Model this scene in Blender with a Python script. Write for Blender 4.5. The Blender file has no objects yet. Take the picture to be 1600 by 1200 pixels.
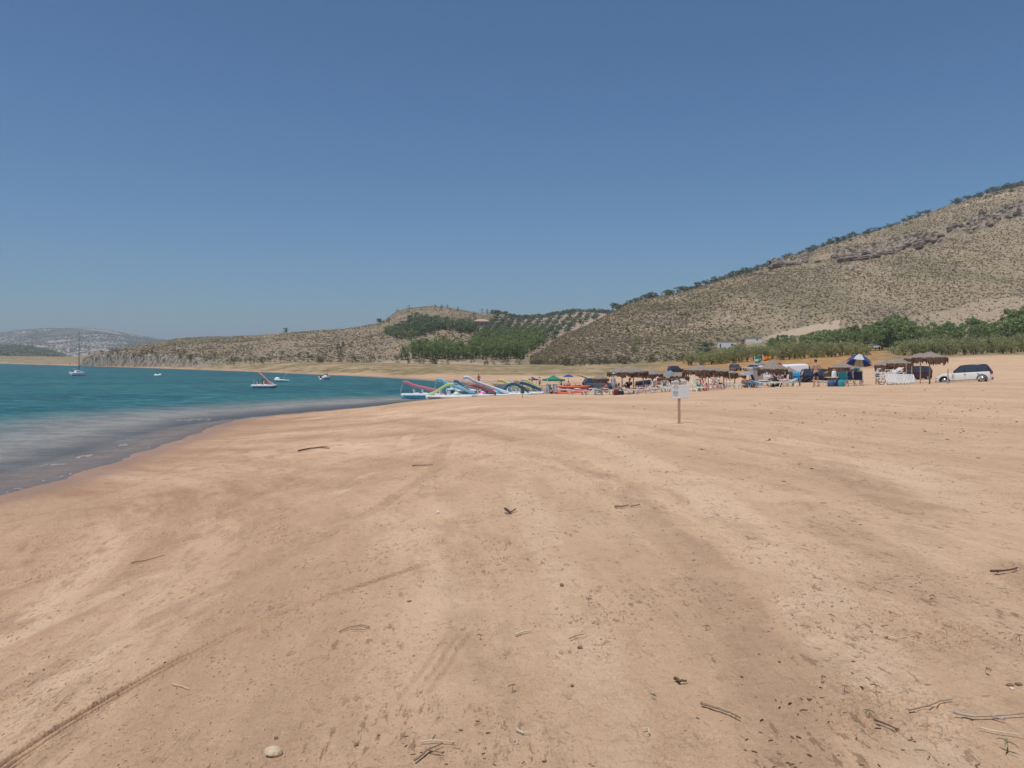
import bpy, bmesh, math, random
import numpy as np
from mathutils import Vector, Matrix
# ---------------------------------------------------------------- camera, light, exposure
scene = bpy.context.scene
COL = scene.collection
CAMZ, HY, F = 1.6, 563.0, 1250.0          # eye height; horizon row and focal length in 1600x1200 pixels
WZ = -2.4                                 # lake level
cam_d = bpy.data.cameras.new("camera"); cam = bpy.data.objects.new("camera", cam_d); COL.objects.link(cam)
cam.location = (0, 0, CAMZ); cam.rotation_euler = (math.radians(90), 0, 0)
cam_d.sensor_width = 36; cam_d.lens = 36*F/1600; cam_d.shift_y = -(600-HY)/1600
cam_d.clip_start = 0.1; cam_d.clip_end = 20000
scene.camera = cam
SUN_EL, SUN_AZ = math.radians(72), math.radians(224)   # azimuth clockwise from +Y: high, behind the camera to the left
world = bpy.data.worlds.new("World"); scene.world = world; world.use_nodes = True
wn = world.node_tree; bg = wn.nodes["Background"]
sky = wn.nodes.new("ShaderNodeTexSky"); sky.sky_type = 'NISHITA'; sky.sun_disc = False
sky.sun_elevation = SUN_EL; sky.sun_rotation = SUN_AZ; sky.altitude = 400
sky.air_density = 1.0; sky.dust_density = 1.1; sky.ozone_density = 10
tint = wn.nodes.new("ShaderNodeMix"); tint.data_type = 'RGBA'; tint.blend_type = 'MULTIPLY'; tint.inputs[0].default_value = 1.0; tint.inputs[7].default_value = (.84, 1.0, 1.015, 1)
wn.links.new(sky.outputs[0], tint.inputs[6]); wn.links.new(tint.outputs[2], bg.inputs[0]); bg.inputs[1].default_value = 0.087
sl = bpy.data.lights.new("sun", 'SUN'); sl.energy = 3.3; sl.angle = math.radians(0.55); sl.color = (1, 0.94, 0.86)
so = bpy.data.objects.new("sun", sl); COL.objects.link(so)
sd = Vector((math.sin(SUN_AZ)*math.cos(SUN_EL), math.cos(SUN_AZ)*math.cos(SUN_EL), math.sin(SUN_EL)))
so.rotation_euler = sd.to_track_quat('Z', 'Y').to_euler(); so.location = (0, 0, 60)
vs = scene.view_settings; vs.view_transform = 'Standard'; vs.look = 'None'; vs.exposure = 0.0; vs.gamma = 1.0
cy = scene.cycles; cy.volume_bounces = 0; cy.max_bounces = 8; cy.transparent_max_bounces = 12

# ---------------------------------------------------------------- numeric helpers
R = random.Random(7)
def _h(ix, iy, iz, seed):
    n = (ix*374761393 + iy*668265263 + iz*1274126177 + seed*974634777) & 0xFFFFFFFF
    n = ((n ^ (n >> 13))*1274126177) & 0xFFFFFFFF
    n = n ^ (n >> 16)
    return (n & 0xFFFFFF)/float(0xFFFFFF)
def noise3(x, y, z=0.0, seed=0):
    x = np.asarray(x, float); y = np.asarray(y, float); z = np.zeros_like(x)+z
    xi = np.floor(x).astype(np.int64); yi = np.floor(y).astype(np.int64); zi = np.floor(z).astype(np.int64)
    fx = x-xi; fy = y-yi; fz = z-zi
    fx = fx*fx*(3-2*fx); fy = fy*fy*(3-2*fy); fz = fz*fz*(3-2*fz)
    def L(dz):
        a = _h(xi, yi, zi+dz, seed); b = _h(xi+1, yi, zi+dz, seed)
        c = _h(xi, yi+1, zi+dz, seed); d = _h(xi+1, yi+1, zi+dz, seed)
        return (a*(1-fx)+b*fx)*(1-fy)+(c*(1-fx)+d*fx)*fy
    return L(0)*(1-fz)+L(1)*fz
def fbm(x, y, z=0.0, o=4, seed=0, g=0.5):
    s = 0.0; a = 1.0; t = 0.0; x = np.asarray(x, float); y = np.asarray(y, float)
    for i in range(o):
        s = s+a*(noise3(x, y, z, seed+i*17)-0.5); t += a; a *= g; x = x*2.03+5.1; y = y*2.03+3.7
    return s/t*2
def smooth01(x, a, b):
    t = np.clip((np.asarray(x, float)-a)/(b-a), 0, 1); return t*t*(3-2*t)

# shoreline of the lake, as (image column, image row) read on the water level, carried into metres
def wpt(u, y):
    d = (CAMZ-WZ)*F/(y-HY); return ((u-800)/F*d, d)
SHORE = [(-60, -200), (-40, -80), (-22, -20), (-17, 0), (-15.6, 12)] + [wpt(*p) for p in [
    (0, 770), (100, 745), (200, 710), (280, 685), (340, 662), (380, 653), (450, 646), (520, 640), (600, 633), (640, 630),
    (720, 626), (800, 623), (845, 620), (846, 614), (830, 608), (792, 603), (757, 600), (720, 597.5), (640, 592), (570, 588),
    (500, 585.5), (400, 581), (300, 577.5), (200, 574), (100, 571), (0, 568)]]
WPOLY = SHORE + [(-900, 1120), (-3000, 1300), (-3000, -200)]
_A = np.array(SHORE[:-1]); _B = np.array(SHORE[1:])
_B2 = np.vstack([_B, [WPOLY[len(SHORE)]], [WPOLY[len(SHORE)+1]]]); _A2 = np.vstack([_A, [SHORE[-1]], [WPOLY[len(SHORE)]]])
def shore_dist(x, y):
    """metres from the shoreline: > 0 on land, < 0 in the lake"""
    x = np.asarray(x, float).ravel(); y = np.asarray(y, float).ravel()
    d2 = np.full(x.shape, 1e18)
    for a, b in zip(_A2, _B2):
        ex, ey = b-a; t = np.clip(((x-a[0])*ex+(y-a[1])*ey)/(ex*ex+ey*ey), 0, 1)
        d2 = np.minimum(d2, (x-a[0]-t*ex)**2+(y-a[1]-t*ey)**2)
    ins = np.zeros(x.shape, bool); P = WPOLY
    for i in range(len(P)):
        x0, y0 = P[i]; x1, y1 = P[(i+1) % len(P)]
        if y0 == y1: continue
        c = ((y0 > y) != (y1 > y)) & (x < (x1-x0)*(y-y0)/(y1-y0)+x0); ins ^= c
    return np.where(ins, -1, 1)*np.sqrt(d2)
_DK = [0, 20, 30, 45, 60, 80, 110, 150, 200, 250, 320, 450, 700, 1100, 4000]
_BT = {-4000: [0]*11+[0, 1, 7, 7], 60: [0]*11+[0, 1, 7, 7], 100: [0]*11+[0, 1.5, 7, 7], 200: [0]*11+[0, 5, 7, 7], 300: [0]*10+[0, 3, 6, 7, 7],
       400: [0]*10+[.8, 3, 6, 7, 7],
       600: [0, 0, -.05, -.7, -1.5, -1.9, -1.9, -1.7, -1.3, -.3, 1, 3, 5, 6, 6],
       750: [0, 0, -.05, -.55, -1.1, -1.8, -2.0, -1.9, -1.4, -.5, .6, 2, 4, 6, 6],
       850: [0, 0, -.15, -.6, -1.05, -1.7, -1.9, -1.8, -1.4, -.5, .6, 2, 4, 6, 6],
       960: [0, 0, -.12, -.6, -1.08, -1.5, -1.6, -1.6, -1.3, -.1, 1.2, 4, 5, 6, 6],
       1060: [0, 0, -.1, -.45, -.8, -1.1, -1.2, -1.2, -.9, .5, 3, 6, 6, 6, 6],
       1150: [0, 0, 0, -.2, -.46, -.8, -1.0, -1.0, -.7, 1.6, 5, 8, 8, 8, 8],
       1275: [0, 0, .02, -.06, -.2, -.4, -.5, -.44, .5, 3.2, 7, 12, 12, 12, 12],
       1400: [0, 0, .05, .05, -.1, -.5, -.5, .2, 2, 4, 8, 14, 14, 14, 14],
       1500: [0, 0, .1, .28, -.2, -.42, 0, .76, 2.6, 4.3, 8, 15, 15, 15, 15],
       1600: [0, .05, .15, .34, .1, -.1, .1, 1, 2.8, 5.3, 9, 16, 16, 16, 16],
       2400: [0, .05, .2, .4, .3, .3, .8, 2, 4, 7, 12, 20, 20, 20, 20], 9000: [0, .05, .2, .4, .3, .3, .8, 2, 4, 7, 12, 20, 20, 20, 20]}
_ug = np.arange(-400, 2801, 20.0); _lg = np.linspace(0, math.log(4001), 260)
_T0 = np.array([np.interp(np.exp(_lg)-1, _DK, _BT[k]) for k in sorted(_BT)]); _uk = np.array(sorted(_BT), float)
_T = np.array([[0.0]*len(_lg)]*len(_ug))
for _j in range(len(_lg)): _T[:, _j] = np.interp(_ug, _uk, _T0[:, _j])
for _k in range(6):
    _p = np.pad(_T, ((1, 1), (1, 1)), 'edge'); _T = (_p[:-2, 1:-1]+_p[2:, 1:-1]+2*_p[1:-1, 1:-1])/4
    _p = np.pad(_T, ((0, 0), (1, 1)), 'edge'); _T = (_p[:, :-2]+_p[:, 2:]+2*_p[:, 1:-1])/4
def base_z(x, y):
    r = np.maximum(y, 0.01); u = np.where(y > 0.5, 800+F*x/r, np.where(x > 0, 2800, -400)); d = np.hypot(x, y)*np.where(y > .5, np.cos(np.arctan2(np.abs(x), r)), 1)
    iu = np.clip((u+400)/20, 0, len(_ug)-1.001); il = np.clip(np.log(d+1)/math.log(4001)*(len(_lg)-1), 0, len(_lg)-1.001)
    i = iu.astype(int); j = il.astype(int); a = iu-i; b = il-j
    return (_T[i, j]*(1-b)+_T[i, j+1]*b)*(1-a)+(_T[i+1, j]*(1-b)+_T[i+1, j+1]*b)*a
_SX = [-60, -25, -4, 0, 3, 10, 15, 19, 30, 60, 4000]; _SZ = [-9, -5, -.45, 0, .12, .95, 1.9, 2.45, 3.4, 6, 500]
def ground(x, y, s=None):
    x = np.asarray(x, float).ravel(); y = np.asarray(y, float).ravel()
    if s is None: s = shore_dist(x, y)
    S = WZ+np.interp(s, _SX, _SZ); B = base_z(x, y)
    k = 0.35; h = np.clip(.5+.5*(B-S)/k, 0, 1)
    return B*(1-h)+S*h-k*h*(1-h)
def G(x, y): return float(ground([x], [y])[0])
_READY = []
_dd = np.concatenate([np.arange(2.5, 60, .05), np.arange(60, 400, .25)])
def gp(u, y):
    """first ground point seen at image column u, row y -> (X, Y, Z)"""
    X = (u-800)/F*_dd; Z = ground(X, _dd); Y = HY+(CAMZ-Z)*F/_dd
    k = np.argmax(Y <= y); z = float(Z[k])
    if _READY and _dd[k] < 120: z += float(detail([X[k]], [_dd[k]])[0][0])
    return (float(X[k]), float(_dd[k]), z)
def at(u, d, sink=0.0):
    x = (u-800)/F*d; return (x, d, G(x, d)-sink)
def zpix(y, d): return CAMZ-(y-HY)*d/F

# ---------------------------------------------------------------- materials
def ramp(nt, fac, stops):
    n = nt.nodes.new("ShaderNodeValToRGB"); e = n.color_ramp.elements
    while len(e) > 1: e.remove(e[-1])
    e[0].position = stops[0][0]; e[0].color = (*stops[0][1], 1)
    for p, c in stops[1:]:
        k = e.new(p); k.color = (*c, 1)
    nt.links.new(fac, n.inputs[0]); return n.outputs[0]
def nnode(nt, scale, detail=3, rough=.55, vec=None, typ="ShaderNodeTexNoise", **kw):
    n = nt.nodes.new(typ); n.inputs["Scale"].default_value = scale
    if "Detail" in n.inputs: n.inputs["Detail"].default_value = detail
    if "Roughness" in n.inputs: n.inputs["Roughness"].default_value = rough
    if vec is not None: nt.links.new(vec, n.inputs["Vector"])
    return n
def math_(nt, op, a, b=None, clamp=False):
    n = nt.nodes.new("ShaderNodeMath"); n.operation = op; n.use_clamp = clamp
    for i, v in enumerate((a, b)):
        if v is None: continue
        if isinstance(v, (int, float)): n.inputs[i].default_value = v
        else: nt.links.new(v, n.inputs[i])
    return n.outputs[0]
def mixc(nt, f, a, b, mode='MIX'):
    n = nt.nodes.new("ShaderNodeMix"); n.data_type = 'RGBA'; n.blend_type = mode
    for i, v in ((0, f), (6, a), (7, b)):
        if isinstance(v, (int, float)): n.inputs[i].default_value = v
        elif isinstance(v, tuple): n.inputs[i].default_value = (*v, 1)
        else: nt.links.new(v, n.inputs[i])
    return n.outputs[2]
def smap(nt, v, a, b, c=0.0, d=1.0):
    n = nt.nodes.new("ShaderNodeMapRange"); n.interpolation_type = 'SMOOTHSTEP'
    nt.links.new(v, n.inputs[0])
    for i, q in enumerate((a, b, c, d)): n.inputs[1+i].default_value = q
    return n.outputs[0]
def bump(nt, h, strength, dist, prev=None):
    n = nt.nodes.new("ShaderNodeBump"); n.inputs["Strength"].default_value = strength; n.inputs["Distance"].default_value = dist
    nt.links.new(h, n.inputs["Height"])
    if prev is not None: nt.links.new(prev, n.inputs["Normal"])
    return n.outputs[0]
def newmat(name):
    m = bpy.data.materials.new(name); m.use_nodes = True; nt = m.node_tree; return m, nt, nt.nodes["Principled BSDF"]
_mc = {}
def mat(name, col, rough=.6, var=.12, scale=6.0, metal=0.0, spec=.4):
    if name in _mc: return _mc[name]
    m, nt, p = newmat(name); tc = nt.nodes.new("ShaderNodeTexCoord").outputs["Object"]
    n = nnode(nt, scale, 4, .6, tc).outputs[0]
    c = ramp(nt, n, [(.3, tuple(max(0, v*(1-var)) for v in col)), (.7, tuple(min(.95, v*(1+var)) for v in col))])
    nt.links.new(c, p.inputs["Base Color"]); p.inputs["Roughness"].default_value = rough
    p.inputs["Metallic"].default_value = metal; p.inputs["Specular IOR Level"].default_value = spec
    _mc[name] = m; return m
def attr(nt, name):
    n = nt.nodes.new("ShaderNodeAttribute"); n.attribute_name = name; return n

def tag(o, label=None, cat=None, group=None, kind=None):
    if label: o["label"] = label
    if cat: o["category"] = cat
    if group: o["group"] = group
    if kind: o["kind"] = kind
    return o
def np_mesh(name, V, Fq, m, smooth=True, attrs=None, mats=None, midx=None):
    """V (n,3), Fq (m,k) -> linked object"""
    V = np.asarray(V, np.float32); Fq = np.asarray(Fq, np.int32); k = Fq.shape[1]
    me = bpy.data.meshes.new(name); me.vertices.add(len(V)); me.vertices.foreach_set("co", V.ravel())
    me.loops.add(Fq.size); me.loops.foreach_set("vertex_index", Fq.ravel())
    me.polygons.add(len(Fq)); me.polygons.foreach_set("loop_start", np.arange(0, Fq.size, k, dtype=np.int32))
    try: me.polygons.foreach_set("loop_total", np.full(len(Fq), k, np.int32))
    except Exception: pass
    for mm in (mats or [m]): me.materials.append(mm)
    if midx is not None: me.polygons.foreach_set("material_index", np.asarray(midx, np.int32))
    me.update(calc_edges=True)
    me.polygons.foreach_set("use_smooth", np.full(len(Fq), smooth, bool))
    for an, av in (attrs or {}).items():
        a = me.attributes.new(an, 'FLOAT_COLOR', 'POINT'); a.data.foreach_set("color", np.asarray(av, np.float32).ravel())
    me.validate()
    o = bpy.data.objects.new(name, me); COL.objects.link(o); return o
def grid_faces(nr, nc, wrap=False):
    i, j = np.meshgrid(np.arange(nr-1), np.arange(nc if wrap else nc-1), indexing='ij'); j2 = (j+1) % nc
    return np.stack([i*nc+j, i*nc+j2, (i+1)*nc+j2, (i+1)*nc+j], -1).reshape(-1, 4)

# ---------------------------------------------------------------- ground (one sheet, all round the camera to the horizon)
def polyline_dist(x, y, pts):
    d2 = np.full(x.shape, 1e18); al = np.zeros(x.shape); side = np.zeros(x.shape); acc = 0.0
    for a, b in zip(pts[:-1], pts[1:]):
        ex, ey = b[0]-a[0], b[1]-a[1]; L = math.hypot(ex, ey)
        t = np.clip(((x-a[0])*ex+(y-a[1])*ey)/(L*L), 0, 1); q = (x-a[0]-t*ex)**2+(y-a[1]-t*ey)**2
        c = q < d2; d2 = np.where(c, q, d2); al = np.where(c, acc+t*L, al)
        side = np.where(c, np.sign(ex*(y-a[1])-ey*(x-a[0])), side); acc += L
    return np.sqrt(d2)*side, al
TRACK = [gp(*p)[:2] for p in [(-60, 1260), (30, 1192), (110, 1137), (200, 1083), (290, 1034), (380, 988), (450, 960), (520, 935), (640, 895), (760, 850)]]
TRACK2 = [gp(*p)[:2] for p in [(530, 1230), (600, 1150), (650, 1095), (700, 1020), (760, 950)]]
def detail(x, y, sn=None):
    """fine relief of the sand: swells, wheel ruts, trampled patches, tyre tread"""
    x = np.asarray(x, float).ravel(); y = np.asarray(y, float).ravel()
    if sn is None: sn = shore_dist(x, y)
    r_ = np.hypot(x, y); dz = np.zeros(x.shape); land = smooth01(sn, -1, 2.5); q = band_coord(x, y)
    dz += land*0.018*fbm(q*.9, x*.12+y*.05, y*.12, 4, 3)*smooth01(sn, 1, 6)
    dz += land*0.008*fbm(q*4.2, x*.6, y*.5, 4, 5, .6)
    fine = 1-smooth01(r_, 25, 60)
    rut = 1-np.abs(fbm(q*6.5, x*.35, y*.30, 3, 19))*2.2; rz = smooth01(fbm(q*.7, x*.1, y*.1, 2, 23), -.05, .3)
    dz -= land*fine*.010*rz*np.clip(rut, 0, 1)**5
    patch = smooth01(fbm(q*.8, x*.25, y*.25, 4, 31), .0, .34); p2 = smooth01(fbm(x*1.6, y*1.6, 0, 3, 37), .0, .4)
    rough = np.clip(.14+patch*p2*2.0, 0, 1.8)
    dz += land*fine*rough*(0.012*fbm(x*8, y*8, 0, 4, 8, .62)-0.008*np.clip(1-np.abs(fbm(x*13, y*13, 0, 3, 9))*5, 0, 1))
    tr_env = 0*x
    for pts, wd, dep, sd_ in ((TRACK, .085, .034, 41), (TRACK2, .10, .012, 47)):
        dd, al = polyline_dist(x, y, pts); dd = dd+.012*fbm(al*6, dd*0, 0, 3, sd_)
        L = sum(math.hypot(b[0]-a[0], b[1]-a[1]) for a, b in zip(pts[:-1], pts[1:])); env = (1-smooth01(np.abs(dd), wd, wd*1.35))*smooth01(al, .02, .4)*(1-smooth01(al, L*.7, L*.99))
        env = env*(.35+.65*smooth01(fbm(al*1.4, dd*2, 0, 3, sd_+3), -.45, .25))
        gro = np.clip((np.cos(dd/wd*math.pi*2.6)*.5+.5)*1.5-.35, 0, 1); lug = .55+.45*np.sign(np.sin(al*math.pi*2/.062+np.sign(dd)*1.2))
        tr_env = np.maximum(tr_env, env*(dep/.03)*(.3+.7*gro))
        dz -= env*dep*(gro*(.75+.25*lug)); dz += dep*.55*np.exp(-((np.abs(dd)-wd*1.3)/.03)**2)*smooth01(al, .02, .4)*(1-smooth01(al, L*.5, L))
    dz += .035*smooth01(sn+.25*fbm(x*.5, y*.5, 0, 3, 51), 1.15, 1.5)-.01
    return dz, rough*land*fine, tr_env
# old vehicle tracks: paired wheel lanes that sweep up the beach (polyline, lane half width, strength: + pale packed, - dark)
_WHEEL = [([(1500, 1290), (1330, 1030), (1210, 880), (1090, 765), (960, 700), (800, 662), (620, 648)], .34, .95), ([(1290, 1290), (1160, 1000), (1060, 850), (970, 760), (860, 705), (730, 672), (600, 658)], .22, -.8),
          ([(1720, 960), (1480, 820), (1290, 735), (1120, 690), (930, 658), (740, 643)], .40, -.75), ([(1720, 860), (1500, 770), (1300, 705), (1100, 668), (900, 648)], .45, .8),
          ([(-120, 1060), (60, 985), (260, 895), (440, 815), (560, 755), (620, 712), (640, 680)], .26, .9), ([(-120, 1150), (80, 1050), (280, 950), (470, 860), (600, 790), (680, 735), (700, 690)], .16, -.85),
          ([(-120, 985), (60, 915), (260, 838), (420, 768), (500, 718), (530, 680)], .20, -.7), ([(-100, 850), (80, 800), (220, 755), (330, 705), (400, 672), (470, 652), (600, 640)], .16, -.8),
          ([(700, 1290), (720, 1100), (730, 950), (720, 850), (700, 770), (680, 710)], .20, -.6), ([(950, 1290), (920, 1080), (890, 930), (850, 820), (800, 750), (740, 700)], .26, .7), ([(1720, 1180), (1560, 1010), (1400, 880), (1250, 790)], .3, -.6)]
_WP = []
def lanes(x, y):
    if not _WP:
        for P, w, k in _WHEEL: _WP.append(([gp(*p)[:2] for p in P], w, k))
    v = np.zeros(x.shape)
    for i, (P, w, k) in enumerate(_WP):
        dd, al = polyline_dist(x, y, P); dd = dd+.10*fbm(al*.5, dd*0, 0, 3, 60+i)
        brk = smooth01(fbm(al*.45, dd*.8, 0, 4, 80+i), -.38, .12)
        v += k*brk*(1-smooth01(np.abs(dd), w*.55, w*1.15+.02))
        v -= .35*abs(k)*brk*np.exp(-((np.abs(dd)-w*1.1)/.05)**2)
    return v
def band_coord(x, y): return np.hypot(x+27+.5*np.sin(y*.11), (y-3)*.85)
_READY.append(1)
def build_ground():
    a1 = np.radians(np.linspace(-36.5, 36.5, 1180)); step = np.radians(np.linspace(39, 321, 60)); th = np.concatenate([a1, step])
    rows = F*1.75/(np.arange(1330-HY, 24, -1.55)); rows = rows[rows > 2.2]
    r = np.concatenate([[0.4, 0.8, 1.3, 1.8], rows, np.exp(np.linspace(math.log(rows[-1]*1.012), math.log(3800), 110))])
    RR, TH = np.meshgrid(r, th, indexing='ij'); X = (RR*np.sin(TH)).ravel(); Y = (RR*np.cos(TH)).ravel()
    s = shore_dist(X, Y); Z = ground(X, Y, s)
    near = (X*X+Y*Y) < 130**2
    dz, rough, tr_env = detail(X[near], Y[near], s[near]); Z[near] += dz
    ln = np.full(len(X)+1, .5); lv = lanes(X[near], Y[near])*smooth01(s[near], 1, 4); ln[:-1][near] = np.clip(.5+lv*.5, 0, 1); Z[near] -= .006*np.abs(lv)
    far = ~near
    Z[far] += np.where(s[far] > 3, .35*fbm(X[far]*.05, Y[far]*.05, 0, 4, 61)*smooth01(np.hypot(X[far], Y[far]), 130, 220), 0)
    n = len(th); Fq = grid_faces(len(r), n, True)
    # attributes: A = shore distance, trample, dry-grass cover, damp
    rr = np.hypot(X, Y); U = 800+F*X/np.maximum(Y, .1); YP = HY+(CAMZ-Z)*F/np.maximum(Y, 1)
    grass = smooth01(rr+18*fbm(X*.03, Y*.03, 0, 3, 71), 150, 178)*smooth01(s+fbm(X*.06, Y*.06, 0, 3, 72)*5, 3.5+8.5*smooth01(U, 620, 860), 8+14*smooth01(U, 620, 860))
    gx = smooth01(U, 1330, 1500); gg = smooth01(rr+20*fbm(X*.03, Y*.03, 0, 3, 71)-np.clip(U-1380, 0, 400)*.15, 195, 232); grass = grass*(1-gx)+gg*gx
    grass = np.where(Y < 5, 0, grass)
    ochre = smooth01(U, 980, 1120)*(1-smooth01(U, 1330, 1420))
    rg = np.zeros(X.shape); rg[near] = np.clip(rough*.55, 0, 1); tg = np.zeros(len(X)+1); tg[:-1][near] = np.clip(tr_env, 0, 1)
    A = np.stack([np.clip(s/40+.5, 0, 1), rg, grass, ochre], -1)
    V = np.stack([X, Y, Z], -1)
    V = np.vstack([V, [[0, 0, G(0, 0)]]]); A = np.vstack([A, [[.9, 0, 0, 0]]])
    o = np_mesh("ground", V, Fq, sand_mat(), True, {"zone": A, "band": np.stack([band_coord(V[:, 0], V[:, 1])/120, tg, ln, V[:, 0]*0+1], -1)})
    return o
def sand_mat():
    m, nt, p = newmat("sand")
    geo = nt.nodes.new("ShaderNodeNewGeometry").outputs["Position"]; z = attr(nt, "zone")
    sp = nt.nodes.new("ShaderNodeSeparateColor"); nt.links.new(z.outputs["Color"], sp.inputs[0])
    s_, trample, grass = sp.outputs[0], sp.outputs[1], sp.outputs[2]; ochre = z.outputs["Alpha"]
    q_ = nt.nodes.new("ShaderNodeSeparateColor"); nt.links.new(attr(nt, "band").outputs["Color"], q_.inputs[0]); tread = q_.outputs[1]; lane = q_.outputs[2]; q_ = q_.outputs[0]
    sx = nt.nodes.new("ShaderNodeSeparateXYZ"); nt.links.new(geo, sx.inputs[0])
    def cv(a, b, c):
        n = nt.nodes.new("ShaderNodeCombineXYZ")
        for i, v in enumerate((a, b, c)): nt.links.new(v, n.inputs[i])
        return n.outputs[0]
    sv = cv(math_(nt, 'MULTIPLY', q_, 120*.55), math_(nt, 'MULTIPLY', sx.outputs[0], .10), math_(nt, 'MULTIPLY', sx.outputs[1], .07))
    streak = nnode(nt, 1.0, 6, .62, sv).outputs[0]
    sv2 = cv(math_(nt, 'MULTIPLY', q_, 120*2.4), math_(nt, 'MULTIPLY', sx.outputs[0], 1.0), math_(nt, 'MULTIPLY', sx.outputs[1], .7))
    streak2 = nnode(nt, 1.0, 5, .65, sv2).outputs[0]
    c = ramp(nt, streak, [(.34, (.330, .205, .125)), (.46, (.440, .293, .185)), (.55, (.515, .356, .232)), (.68, (.620, .455, .315))])
    c = mixc(nt, smap(nt, streak2, .49, .66, 0, .7), c, (.320, .203, .128))
    sv3 = cv(math_(nt, 'MULTIPLY', q_, 120*6.5), math_(nt, 'MULTIPLY', sx.outputs[0], 3.6), math_(nt, 'MULTIPLY', sx.outputs[1], 2.6)); st3 = nnode(nt, 1.0, 6, .68, sv3).outputs[0]
    c = mixc(nt, smap(nt, st3, .55, .68, 0, .45), c, (.300, .190, .118)); c = mixc(nt, smap(nt, st3, .46, .32, 0, .22), c, (.640, .480, .340))
    big = nnode(nt, .16, 3, .5, geo).outputs[0]
    c = mixc(nt, smap(nt, big, .5, .68, 0, .5), c, (.530, .395, .255))
    # pale drier sand away from the lake
    dry = smap(nt, s_, .62, .98); c = mixc(nt, math_(nt, 'MULTIPLY', dry, .42), c, (.590, .450, .300))
    lm = nnode(nt, 2.2, 5, .7, geo).outputs[0]; lf = smap(nt, lm, .30, .62, .25, 1.0)
    c = mixc(nt, math_(nt, 'MULTIPLY', math_(nt, 'MULTIPLY', smap(nt, lane, .55, .95), lf), .56), c, (.640, .490, .350)); c = mixc(nt, math_(nt, 'MULTIPLY', math_(nt, 'MULTIPLY', smap(nt, lane, .45, .08), lf), .45), c, (.310, .200, .130))
    # dark specks: crumbs of dirt and bark plus tiny painted shadows, denser where churned
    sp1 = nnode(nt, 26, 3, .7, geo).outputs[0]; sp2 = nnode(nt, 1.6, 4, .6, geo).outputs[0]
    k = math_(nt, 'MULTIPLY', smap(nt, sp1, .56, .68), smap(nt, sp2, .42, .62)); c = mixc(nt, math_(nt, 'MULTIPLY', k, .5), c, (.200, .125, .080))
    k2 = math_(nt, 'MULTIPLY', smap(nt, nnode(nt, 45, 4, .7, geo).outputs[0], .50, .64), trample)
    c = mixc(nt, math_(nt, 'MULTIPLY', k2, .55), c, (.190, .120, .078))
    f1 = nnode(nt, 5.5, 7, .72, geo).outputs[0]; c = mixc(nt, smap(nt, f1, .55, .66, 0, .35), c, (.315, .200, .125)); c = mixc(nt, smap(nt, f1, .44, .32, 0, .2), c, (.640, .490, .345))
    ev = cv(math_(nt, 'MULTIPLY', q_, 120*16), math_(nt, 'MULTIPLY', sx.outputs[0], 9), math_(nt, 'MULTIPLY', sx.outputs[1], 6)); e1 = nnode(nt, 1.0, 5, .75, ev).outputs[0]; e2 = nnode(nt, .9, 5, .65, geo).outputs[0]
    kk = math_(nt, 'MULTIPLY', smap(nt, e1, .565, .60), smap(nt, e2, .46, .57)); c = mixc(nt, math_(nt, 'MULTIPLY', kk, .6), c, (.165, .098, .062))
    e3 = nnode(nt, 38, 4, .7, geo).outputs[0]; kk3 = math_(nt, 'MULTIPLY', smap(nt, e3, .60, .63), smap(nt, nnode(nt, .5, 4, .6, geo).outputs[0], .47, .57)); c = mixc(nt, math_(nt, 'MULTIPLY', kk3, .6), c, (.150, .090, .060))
    c = mixc(nt, math_(nt, 'MULTIPLY', smap(nt, tread, .15, .8), .8), c, (.215, .135, .085))   # shade in the tread grooves, painted as darker sand
    # damp band at the lake edge
    wetn = math_(nt, 'ADD', s_, math_(nt, 'MULTIPLY', math_(nt, 'SUBTRACT', nnode(nt, .5, 4, .6, geo).outputs[0], .5), .03))
    wet = smap(nt, wetn, .5+2.6/40, .5+1.0/40); wet = math_(nt, 'MULTIPLY', wet, smap(nt, wetn, .5-1.2/40, .5-.1/40)); c = mixc(nt, math_(nt, 'MULTIPLY', wet, .62), c, (.245, .158, .108))
    damp = math_(nt, 'MULTIPLY', smap(nt, wetn, .5+6.5/40, .5+2.4/40), smap(nt, wetn, .5-1.2/40, .5-.1/40)); c = mixc(nt, math_(nt, 'MULTIPLY', damp, .38), c, (.330, .215, .145))
    # dry grass behind the beach
    gn = nnode(nt, .35, 7, .68, geo).outputs[0]; gn2 = nnode(nt, .06, 4, .6, geo).outputs[0]
    gc = ramp(nt, gn, [(.34, (.12, .115, .050)), (.46, (.25, .20, .100)), (.56, (.38, .29, .175)), (.68, (.58, .46, .31))])
    oc = ramp(nt, gn, [(.30, (.20, .120, .045)), (.50, (.34, .200, .080)), (.70, (.46, .30, .14))])
    gc = mixc(nt, smap(nt, gn2, .52, .66, 0, .7), gc, (.17, .17, .065)); gc = mixc(nt, smap(nt, gn2, .46, .38, 0, .8), gc, (.47, .36, .24))
    gc = mixc(nt, 1.0, gc, (.80, .80, .78), 'MULTIPLY'); gc = mixc(nt, ochre, gc, oc)
    c = mixc(nt, grass, c, gc)
    c = mixc(nt, 1.0, c, (1.25, 1.165, 1.11), 'MULTIPLY')
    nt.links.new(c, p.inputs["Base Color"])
    nt.links.new(math_(nt, 'SUBTRACT', .92, math_(nt, 'MULTIPLY', wet, .45)), p.inputs["Roughness"]); p.inputs["Specular IOR Level"].default_value = .25
    b = bump(nt, nnode(nt, 9, 8, .7, geo).outputs[0], .7, .06)
    b = bump(nt, st3, .7, .05, b)
    b = bump(nt, nnode(nt, 150, 3, .6, geo).outputs[0], .35, .004, b)
    b = bump(nt, e1, -.8, .02, b) if False else bump(nt, e1, .7, .02, b)
    nt.links.new(b, p.inputs["Normal"]); return m
tag(build_ground(), kind="structure")

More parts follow.
